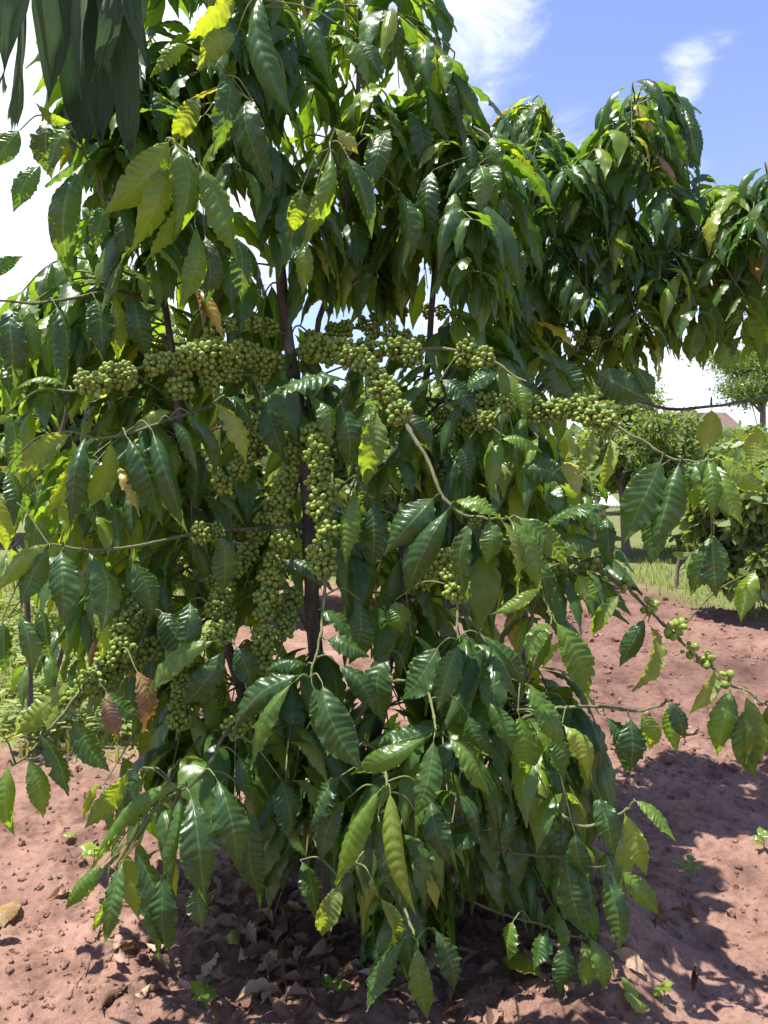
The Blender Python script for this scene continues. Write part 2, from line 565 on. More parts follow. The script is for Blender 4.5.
def soil_material():
    m, nt, N, L = newmat('red_soil')
    out = N('ShaderNodeOutputMaterial')
    p = N('ShaderNodeBsdfPrincipled')
    tc = N('ShaderNodeTexCoord')

    def noise(scale, detail, rough=0.6):
        n = N('ShaderNodeTexNoise'); n.inputs['Scale'].default_value = scale; n.inputs['Detail'].default_value = detail
        n.inputs['Roughness'].default_value = rough
        L(tc.outputs['Object'], n.inputs['Vector'])
        return n.outputs['Fac']
    big, fine, grit = noise(1.6, 5), noise(26, 8, 0.7), noise(190, 4, 0.7)
    cr = ramp_node(nt, [(0.28, (0.165, 0.094, 0.069)), (0.48, (0.250, 0.145, 0.107)), (0.68, (0.325, 0.195, 0.148))])
    L(big, cr.inputs[0])
    cf = ramp_node(nt, [(0.25, (0.55, 0.52, 0.52)), (0.5, (1, 1, 1)), (0.78, (1.25, 1.22, 1.2))])
    L(fine, cf.inputs[0])
    mu = N('ShaderNodeMix'); mu.data_type = 'RGBA'; mu.blend_type = 'MULTIPLY'; mu.inputs['Factor'].default_value = 0.8
    L(cr.outputs[0], mu.inputs['A']); L(cf.outputs[0], mu.inputs['B'])
    clump = noise(6.5, 7, 0.66)
    cc_ = ramp_node(nt, [(0.36, (0.58, 0.54, 0.54)), (0.52, (1, 1, 1)), (0.7, (1.12, 1.12, 1.12))])
    L(clump, cc_.inputs[0])
    mc = N('ShaderNodeMix'); mc.data_type = 'RGBA'; mc.blend_type = 'MULTIPLY'; mc.inputs['Factor'].default_value = 0.75
    L(mu.outputs['Result'], mc.inputs['A']); L(cc_.outputs[0], mc.inputs['B'])
    mu = mc
    cg = ramp_node(nt, [(0.30, (0.62, 0.62, 0.62)), (0.55, (1, 1, 1)), (0.75, (1.2, 1.2, 1.2))])
    L(grit, cg.inputs[0])
    mg = N('ShaderNodeMix'); mg.data_type = 'RGBA'; mg.blend_type = 'MULTIPLY'; mg.inputs['Factor'].default_value = 0.6
    L(mu.outputs['Result'], mg.inputs['A']); L(cg.outputs[0], mg.inputs['B'])
    at2 = N('ShaderNodeAttribute'); at2.attribute_name = 'tilled'
    mt = N('ShaderNodeMix'); mt.data_type = 'RGBA'; mt.blend_type = 'MULTIPLY'
    L(at2.outputs['Fac'], mt.inputs['Factor']); L(mg.outputs['Result'], mt.inputs['A'])
    mt.inputs['B'].default_value = (0.52, 0.50, 0.52, 1)
    mg = mt
    at = N('ShaderNodeAttribute'); at.attribute_name = 'tint'
    gr = N('ShaderNodeMix'); gr.data_type = 'RGBA'
    gm = N('ShaderNodeMath'); gm.operation = 'MULTIPLY'; gm.inputs[1].default_value = 0.75
    L(at.outputs['Fac'], gm.inputs[0]); L(gm.outputs[0], gr.inputs['Factor'])
    L(mg.outputs['Result'], gr.inputs['A'])
    gr.inputs['B'].default_value = (0.12, 0.16, 0.045, 1)
    L(gr.outputs['Result'], p.inputs['Base Color'])
    p.inputs['Roughness'].default_value = 0.95
    p.inputs['Specular IOR Level'].default_value = 0.15
    b1 = N('ShaderNodeBump'); b1.inputs['Strength'].default_value = 1.0; b1.inputs['Distance'].default_value = 0.012
    L(fine, b1.inputs['Height'])
    b2 = N('ShaderNodeBump'); b2.inputs['Strength'].default_value = 0.7; b2.inputs['Distance'].default_value = 0.005
    L(grit, b2.inputs['Height']); L(b1.outputs[0], b2.inputs['Normal'])
    L(b2.outputs[0], p.inputs['Normal'])
    L(p.outputs[0], out.inputs['Surface'])
    return m


M_SOIL = soil_material()
ground = gmb.build('ground', M_SOIL)
tl = np.clip((GY - 3.5 + 0.5 * fbm(GX, GY, 71, 3)) / 0.8, 0, 1) * np.clip((GX - 0.2) * 1.2, 0, 1) * np.clip((4.6 - GX + GY * .25) * .8, 0, 1) * (0.65 + 0.5 * fbm(GX * 1.5, GY * 1.5, 72, 3))
ta = ground.data.attributes.new('tilled', 'FLOAT', 'POINT')
ta.data.foreach_set('value', np.clip(tl, 0, 1).ravel().astype(np.float32))
tag(ground, 'reddish brown bare soil around the coffee trees', None, None, 'structure')


def gz(x, y):
    return float(ground_h(np.array([x]), np.array([y]))[0])


TREE[2] = gz(TREE[0], TREE[1])

# ------------------------------------------------------------------ coffee tree machinery
ZUP = np.array([0, 0, 1.0])


class Tree:
    def __init__(self, base, label, group=None):
        self.base = np.asarray(base, float)
        self.root = empty('coffee_tree', self.base)
        tag(self.root, label, 'coffee tree', group)
        self.lines = []                      # (polyline, branch object or None)
        self.fill = MB()
        self.twigs = MB()
        self.loose = MB()

    def stem(self, pts, r0, r1):
        P = smooth_path(pts, 8)
        P = P + np.stack([fbm(np.arange(len(P)) * .35, np.zeros(len(P)) + k, 5 + k, 2) for k in range(3)], 1) * 0.012
        P[0] = pts[0]
        mb = MB()
        tube(mb, P, np.linspace(r0, r1, len(P)), 10, 0.0, 0.04)
        o = mb.build('trunk', M_BARK, self.root, self.base, (0, 0, 0))
        self.lines.append((P, o))
        return P

    def nearest(self, p, only=None):
        best = (1e9, None, None)
        for P, o in (self.lines if only is None else only):
            d = np.linalg.norm(P - p, axis=1)
            k = int(d.argmin())
            if d[k] < best[0]:
                best = (d[k], P[k], o)
        return best

    def branch(self, pts, r0=0.008, r1=0.003, green=0.5):
        P = smooth_path(pts, 18)
        P = P + np.stack([fbm(np.arange(len(P)) * .16 + P[0][0] * 9, np.zeros(len(P)) + k, 15 + k, 2) for k in range(3)], 1) * 0.006
        mb = MB()
        arc = np.concatenate([[0], np.cumsum(np.linalg.norm(np.diff(P, axis=0), axis=1))])
        node = np.maximum(0, np.cos(2 * np.pi * arc / 0.055 + P[0][0] * 20)) ** 10
        tube(mb, P, np.linspace(r0, r1, len(P)) * (0.9 + 0.55 * node), 8, (np.linspace(0.15, green * 0.75, len(P)) * (1 - 0.35 * node)).repeat(8), 0.03)
        o = mb.build('branch', M_BARK, self.root, self.base, (0, 0, 0))
        self.lines.append((P, o))
        return P, o


def berry_mesh(n, rx, rz, r, seed):
    """a whorl of round berries packed round a node; local z = along the twig"""
    g = np.random.default_rng(seed)
    pts = []
    tries = 0
    while len(pts) < n and tries < 6000:
        tries += 1
        v = g.normal(size=3); v /= np.linalg.norm(v)
        k = g.uniform(0.55, 1.0)
        p = v * np.array([rx, rx, rz]) * k
        if np.hypot(p[0], p[1]) < r * 0.9:
            continue
        if all(np.linalg.norm(p - q) > 1.62 * r for q in pts):
            pts.append(p)
    mb = MB()
    seg, ring = 9, 6
    for p in pts:
        rr = r * (g.uniform(0.80, 1.08) if g.random() > .12 else g.uniform(.55, .75))
        d = norm(p + g.normal(size=3) * 0.006)
        a = norm(np.cross(d, [0.3, 0.2, 0.9])); b = np.cross(d, a)
        V, T = [], []
        for i in range(ring + 1):
            th = math.pi * i / ring
            for j in range(seg):
                ph = 2 * math.pi * j / seg
                V.append(p + rr * (1.12 * math.cos(th) * d + math.sin(th) * (math.cos(ph) * a + math.sin(ph) * b)))
                T.append(1.0 if i == 0 else 0.0)
        i = np.arange(ring)[:, None] * seg; j = np.arange(seg)[None, :]
        A = i + j; B = i + (j + 1) % seg
        mb.add(np.array(V), np.stack([A, A + seg, B + seg, B], -1).reshape(-1, 4), None, np.array(T))
    return mb


BERRY = [berry_mesh(int(n * 1.15), rx, rz, 0.0091, s).mesh('berry_cluster', M_BERRY) for s, (n, rx, rz) in
         enumerate([(34, 0.036, 0.029), (30, 0.034, 0.027), (38, 0.040, 0.029), (24, 0.030, 0.025), (26, 0.032, 0.026)])]
BERRY_SMALL = [berry_mesh(n, rx, rz, 0.0080, 20 + s).mesh('berry_cluster', M_BERRY) for s, (n, rx, rz) in
               enumerate([(10, 0.021, 0.016), (13, 0.023, 0.017), (7, 0.018, 0.014)])]


def put_berries(tree, p, axis, parent, scale=1.0, small=False):
    me = random.choice(BERRY_SMALL if small else BERRY)
    o = bpy.data.objects.new('berry_cluster', me)
    COL.objects.link(o)
    o.parent = parent
    o.location = Vector(p - tree.base)
    q = Vector(axis).to_track_quat('Z', 'Y')
    e = q.to_matrix().to_4x4()
    from mathutils import Matrix
    e = e @ Matrix.Rotation(random.random() * 6.28, 4, 'Z')
    o.rotation_euler = e.to_euler()
    s = scale * random.uniform(0.88, 1.1)
    o.scale = (s, s, s)
    return o


def string_berries(tree, P, o, f0, f1, step=0.052, scale=1.0, small=False, skip=0.0):
    seg = np.linalg.norm(np.diff(P, axis=0), axis=1)
    cum = np.concatenate([[0], np.cumsum(seg)])
    s = cum[-1] * f0
    while s < cum[-1] * f1:
        k = min(int(np.searchsorted(cum, s)), len(P) - 2)
        k = max(k, 1)
        t = (s - cum[k - 1]) / (cum[k] - cum[k - 1] + 1e-9)
        p = P[k - 1] * (1 - t) + P[k] * t
        if random.random() > skip:
            put_berries(tree, p + rng.normal(0, 0.006, 3), norm(P[k] - P[k - 1]), o, scale, small)
        s += step * random.uniform(0.85, 1.2)


def fill_branch(tree, start, end, rise, leaves=9, L=0.19, mb=None, tint=(0.05, 0.3), r=0.004, keep=None, cover=0.6, res=(28, 6)):
    """a thin side branch that arches from start to end with pairs of hanging leaves"""
    mid = 0.5 * (start + end) + ZUP * rise + rng.normal(0, 0.03, 3)
    P = smooth_path([start, mid, end], 8)
    if keep is not None and not (keep(end) and keep(P[len(P) * 3 // 4])):
        return
    L = L * random.uniform(.85, 1.15)
    tube(tree.twigs, P, np.linspace(r, r * 0.45, len(P)), 5, 0.45)
    n = len(P)
    drop, fwd, spread = random.uniform(0.45, 1.15), random.uniform(0.25, 0.6), random.uniform(0.5, 0.85)
    ratio = random.uniform(0.28, 0.35)
    npair = max(2, leaves // 2)
    for i in range(npair):
        f = 1 - cover * i / npair
        k = min(n - 1, int(round(f * (n - 1))))
        p = P[k]
        t = norm(P[min(k + 1, n - 1)] - P[max(k - 1, 0)])
        side = norm(np.cross(t, ZUP) + 1e-6)
        for s in (-1, 1):
            if random.random() < 0.08:
                continue
            ll = L * random.uniform(0.85, 1.15) * (0.62, 0.88, 1.05, 1.0)[min(i, 3)]
            out = s * side * spread * random.uniform(0.9, 1.1) + t * fwd
            d = norm(out + ZUP * -drop * random.uniform(.8, 1.2) + rng.normal(0, 0.07, 3))
            tip = p + d * ll
            if keep is not None and not keep(p + d * ll * 0.55):
                continue
            nr = norm(out * 0.7 + ZUP * random.uniform(0.6, 1.3) + rng.normal(0, 0.14, 3))
            tv = random.uniform(*tint)
            x = random.random()
            if x < 0.12:
                tv = random.uniform(0.5, 0.68)  # extra yellow-green leaves: backlit look put into the tint
            elif x < 0.14:
                tv = random.uniform(0.72, 0.98)
            leaf(mb or tree.fill, p, tip, nr, ll * ratio * random.uniform(.93, 1.07), random.uniform(0.10, 0.30), random.uniform(0.1, 0.75),
                 res[0], res[1], 7, 0.125, random.uniform(-.9, .9), tv, random.uniform(-.06, .06), random.uniform(0.03, 0.08))


def inside(poly, x, y):
    c = False
    n = len(poly)
    for i in range(n):
        x1, y1 = poly[i]; x2, y2 = poly[(i + 1) % n]
        if (y1 > y) != (y2 > y) and x < (x2 - x1) * (y - y1) / (y2 - y1) + x1:
            c = not c
    return c


# ------------------------------------------------------------------ the main tree
main = Tree(TREE, 'tall fruiting coffee tree in front, drooping glossy leaves and green berries', 'coffee trees growing near the camera')
B0 = TREE
s1 = main.stem([B0 + [0, 0, -0.06], pix(322, 760, 2.44), pix(312, 580, 2.42), pix(303, 450, 2.40), pix(287, 320, 2.38), pix(268, 170, 2.36), pix(243, 20, 2.33), pix(236, -90, 2.3)], 0.030, 0.010)
s2 = main.stem([B0 + [0.05, 0.03, -0.06], pix(372, 770, 2.5), pix(398, 600, 2.52), pix(420, 420, 2.54), pix(438, 250, 2.56), pix(446, 100, 2.56)], 0.022, 0.007)
s3 = main.stem([B0 + [-0.05, 0.04, -0.06], pix(262, 760, 2.46), pix(205, 560, 2.46), pix(178, 400, 2.46), pix(160, 250, 2.42), pix(150, 80, 2.36)], 0.021, 0.007)
s4 = main.stem([B0 + [0.04, -0.03, -0.06], pix(400, 850, 2.3), pix(450, 760, 2.22), pix(520, 700, 2.2)], 0.012, 0.005)
s5 = main.stem([pix(292, 500, 2.42), pix(318, 340, 2.5), pix(350, 190, 2.5), pix(360, 20, 2.45), pix(365, -80, 2.4)], 0.012, 0.006)

# branches as (points) - photo pixel and depth
BR = [
    # pts, r0, r1, berry spans [(f0,f1,step,scale,small,skip)]
    ([(163, 300, 2.42), (120, 292, 2.2), (45, 303, 2.05), (-20, 300, 1.95)], .007, .003, []),
    ([(290, 372, 2.38), (250, 358, 2.15), (190, 356, 1.98), (128, 372, 1.88), (72, 392, 1.82)], .008, .003, [(0.12, 0.62, .042, 1.0, 0, 0), (0.62, 1.0, .042, .8, 0, 0)]),
    ([(288, 340, 2.38), (245, 322, 2.2), (215, 335, 2.1), (188, 365, 2.0), (178, 400, 1.95)], .007, .003, [(0.15, 1.0, .060, .85, 0, 0.1)]),
    ([(297, 425, 2.40), (230, 405, 2.15), (172, 418, 1.92), (120, 436, 1.80), (68, 432, 1.80)], .007, .0025, []),
    ([(310, 520, 2.42), (210, 532, 2.1), (110, 549, 1.86), (48, 545, 1.80)], .007, .0025, [(0.25, 0.5, .07, .75, 0, 0.2)]),
    ([(308, 425, 2.36), (318, 450, 2.12), (324, 510, 2.02), (325, 575, 1.94), (319, 640, 1.86), (310, 678, 1.82)], .007, .003, [(0.2, 0.74, .046, 1.0, 0, 0)]),
    ([(300, 430, 2.36), (290, 460, 2.2), (277, 540, 2.10), (266, 620, 2.04), (256, 690, 2.0)], .006, .003, [(0.12, 1.0, .052, .92, 0, 0.08)]),
    ([(290, 355, 2.36), (345, 352, 2.12), (385, 390, 1.97), (424, 455, 1.86), (449, 505, 1.80), (484, 518, 1.78), (512, 517, 1.78)], .008, .0025, [(0.1, 0.40, .044, 1.0, 0, 0), (0.40, 0.60, .05, .85, 0, 0.1)]),
    ([(295, 350, 2.38), (370, 352, 2.25), (440, 348, 2.12), (492, 362, 2.0), (525, 382, 1.95)], .007, .003, [(0.25, 0.85, .055, .95, 0, 0.1)]),
    ([(428, 400, 2.54), (470, 402, 2.3), (545, 408, 2.12), (592, 414, 2.0), (640, 440, 1.92), (682, 460, 1.88), (716, 458, 1.85)], .008, .0025, [(0.32, 0.74, .036, .88, 0, 0), (0.05, .3, .07, .8, 0, .1)]),
    ([(412, 520, 2.52), (500, 540, 2.35), (600, 572, 2.12), (634, 595, 2.08), (664, 625, 2.04), (704, 660, 2.0), (734, 685, 1.97), (775, 708, 1.93)], .007, .003, [(0.40, 0.92, .05, 1.3, 1, 0.08)]),
    ([(272, 800, 2.46), (250, 730, 2.15), (226, 732, 1.95), (203, 775, 1.84), (178, 790, 1.80)], .007, .003, [(0.35, 0.8, .08, .8, 0, 0.3)]),
    ([(205, 560, 2.46), (225, 610, 2.15), (222, 640, 1.95), (218, 645, 1.9)], .005, .003, [(0.3, 0.9, .08, .8, 0, 0.1)]),
    ([(190, 520, 2.46), (150, 610, 2.2), (120, 640, 2.05), (80, 690, 1.92), (40, 742, 1.86), (12, 765, 1.83)], .007, .003, [(0.35, 0.75, .06, .8, 0, 0.1)]),
    ([(325, 780, 2.44), (380, 690, 2.1), (425, 690, 1.95), (436, 735, 1.82)], .006, .003, []),
    ([(328, 800, 2.44), (360, 745, 2.1), (384, 765, 1.85), (386, 790, 1.76)], .006, .003, []),
    ([(420, 430, 2.54), (470, 520, 2.2), (532, 550, 1.98), (541, 585, 1.92), (551, 618, 1.88)], .006, .003, [(0.2, 0.6, .08, .7, 0, 0.3)]),
    ([(396, 610, 2.52), (425, 575, 2.2), (445, 560, 1.98), (456, 600, 1.9), (458, 640, 1.85)], .006, .003, [(0.25, 0.85, .055, .9, 0, 0)]),
    ([(450, 760, 2.22), (520, 720, 2.1), (575, 705, 2.0), (640, 710, 1.95), (672, 700, 1.95)], .006, .003, [(0.3, 0.5, .06, .8, 1, 0.2)]),
    ([(420, 830, 2.28), (500, 790, 2.1), (545, 800, 1.98), (580, 825, 1.9), (622, 812, 1.88), (636, 800, 1.86)], .006, .0025, []),
    ([(415, 845, 2.28), (490, 850, 2.1), (560, 858, 1.95), (606, 868, 1.9), (622, 868, 1.88)], .006, .0025, []),
    ([(400, 850, 2.3), (470, 900, 2.15), (540, 925, 2.02), (585, 938, 1.98)], .005, .0025, []),
    ([(345, 850, 2.4), (390, 890, 2.0), (412, 930, 1.86), (418, 945, 1.82)], .006, .0025, []),
    ([(300, 850, 2.45), (350, 850, 2.1), (362, 852, 1.9), (340, 880, 1.84)], .005, .0025, []),
    ([(175, 380, 2.46), (205, 430, 2.2), (225, 398, 2.0), (212, 402, 1.94)], .005, .0025, []),
    ([(155, 190, 2.40), (165, 150, 2.1), (172, 140, 1.92), (198, 165, 1.88)], .006, .003, []),
    ([(265, 150, 2.36), (255, 110, 2.1), (250, 98, 2.0)], .005, .003, []),
    ([(243, 20, 2.33), (262, 10, 2.1), (262, -5, 1.98)], .005, .003, []),
    ([(345, 200, 2.5), (336, 160, 2.15), (330, 148, 2.0), (334, 128, 1.98)], .006, .0025, []),
    ([(160, 250, 2.42), (130, 190, 2.2), (105, 200, 2.1), (88, 160, 2.05), (55, 120, 2.0)], .006, .003, []),
    ([(310, 450, 2.40), (340, 405, 2.1), (347, 385, 1.98), (345, 378, 1.95)], .005, .003, []),
    ([(312, 520, 2.40), (350, 480, 2.1), (365, 492, 1.98), (375, 500, 1.95)], .005, .003, []),
    ([(442, 180, 2.56), (448, 120, 2.4), (450, 75, 2.3), (455, 52, 2.25)], .006, .0025, []),
    ([(446, 110, 2.56), (480, 130, 2.4), (495, 150, 2.3), (503, 165, 2.25)], .005, .0025, []),
    ([(398, 600, 2.52), (450, 600, 2.3), (500, 660, 2.1), (520, 682, 1.98)], .005, .0025, []),
    ([(215, 600, 2.46), (190, 640, 2.3), (180, 690, 2.18), (176, 740, 2.1)], .005, .003, [(0.45, 1, .05, .85, 0, 0)]),
    ([(305, 400, 2.4), (250, 460, 2.5), (215, 490, 2.5), (190, 520, 2.5)], .006, .004, [(0.3, 1, .07, .85, 0, 0.15)]),
]
BR += [
    ([(289, 350, 2.38), (255, 375, 2.2), (225, 372, 2.08), (200, 385, 2.0)], .006, .003, [(0.15, 1.0, .060, .85, 0, .1)]),
    ([(300, 400, 2.38), (262, 430, 2.25), (235, 470, 2.15), (215, 500, 2.1)], .006, .003, [(0.3, 1.0, .055, .9, 0, .1)]),
    ([(290, 350, 2.4), (340, 330, 2.45), (390, 335, 2.45), (430, 350, 2.4)], .006, .003, [(0.2, 1.0, .055, .9, 0, .1)]),
    ([(425, 400, 2.54), (460, 425, 2.3), (490, 420, 2.15), (505, 405, 2.05)], .006, .003, [(0.3, 1.0, .055, .85, 0, .1)]),
    ([(180, 560, 2.46), (150, 590, 2.25), (128, 625, 2.08), (118, 650, 2.0)], .005, .003, [(0.45, 1.0, .05, .95, 0, 0)]),
    ([(200, 600, 2.46), (150, 650, 2.2), (100, 680, 2.0), (72, 700, 1.93)], .005, .003, [(0.4, 1.0, .05, .95, 0, 0)]),
    ([(300, 470, 2.4), (255, 540, 2.25), (225, 590, 2.1), (212, 625, 2.05)], .005, .003, [(0.3, 1.0, .05, .9, 0, .05)]),
    ([(315, 640, 2.42), (290, 600, 2.2), (282, 640, 2.05), (270, 690, 2.0)], .005, .003, [(0.4, 1.0, .05, .9, 0, .1)]),
]
hero_lines = []
for pts, r0, r1, spans in BR:
    W3 = [pix(*p) for p in pts]
    W3[0] = main.nearest(W3[0], main.lines[:5])[1]
    P, o = main.branch(W3, r0, r1, 0.9)
    hero_lines.append((P, o))
    for f0, f1, st, scl, sm, sk in spans:
        string_berries(main, P, o, f0, f1, st, scl, bool(sm), sk)

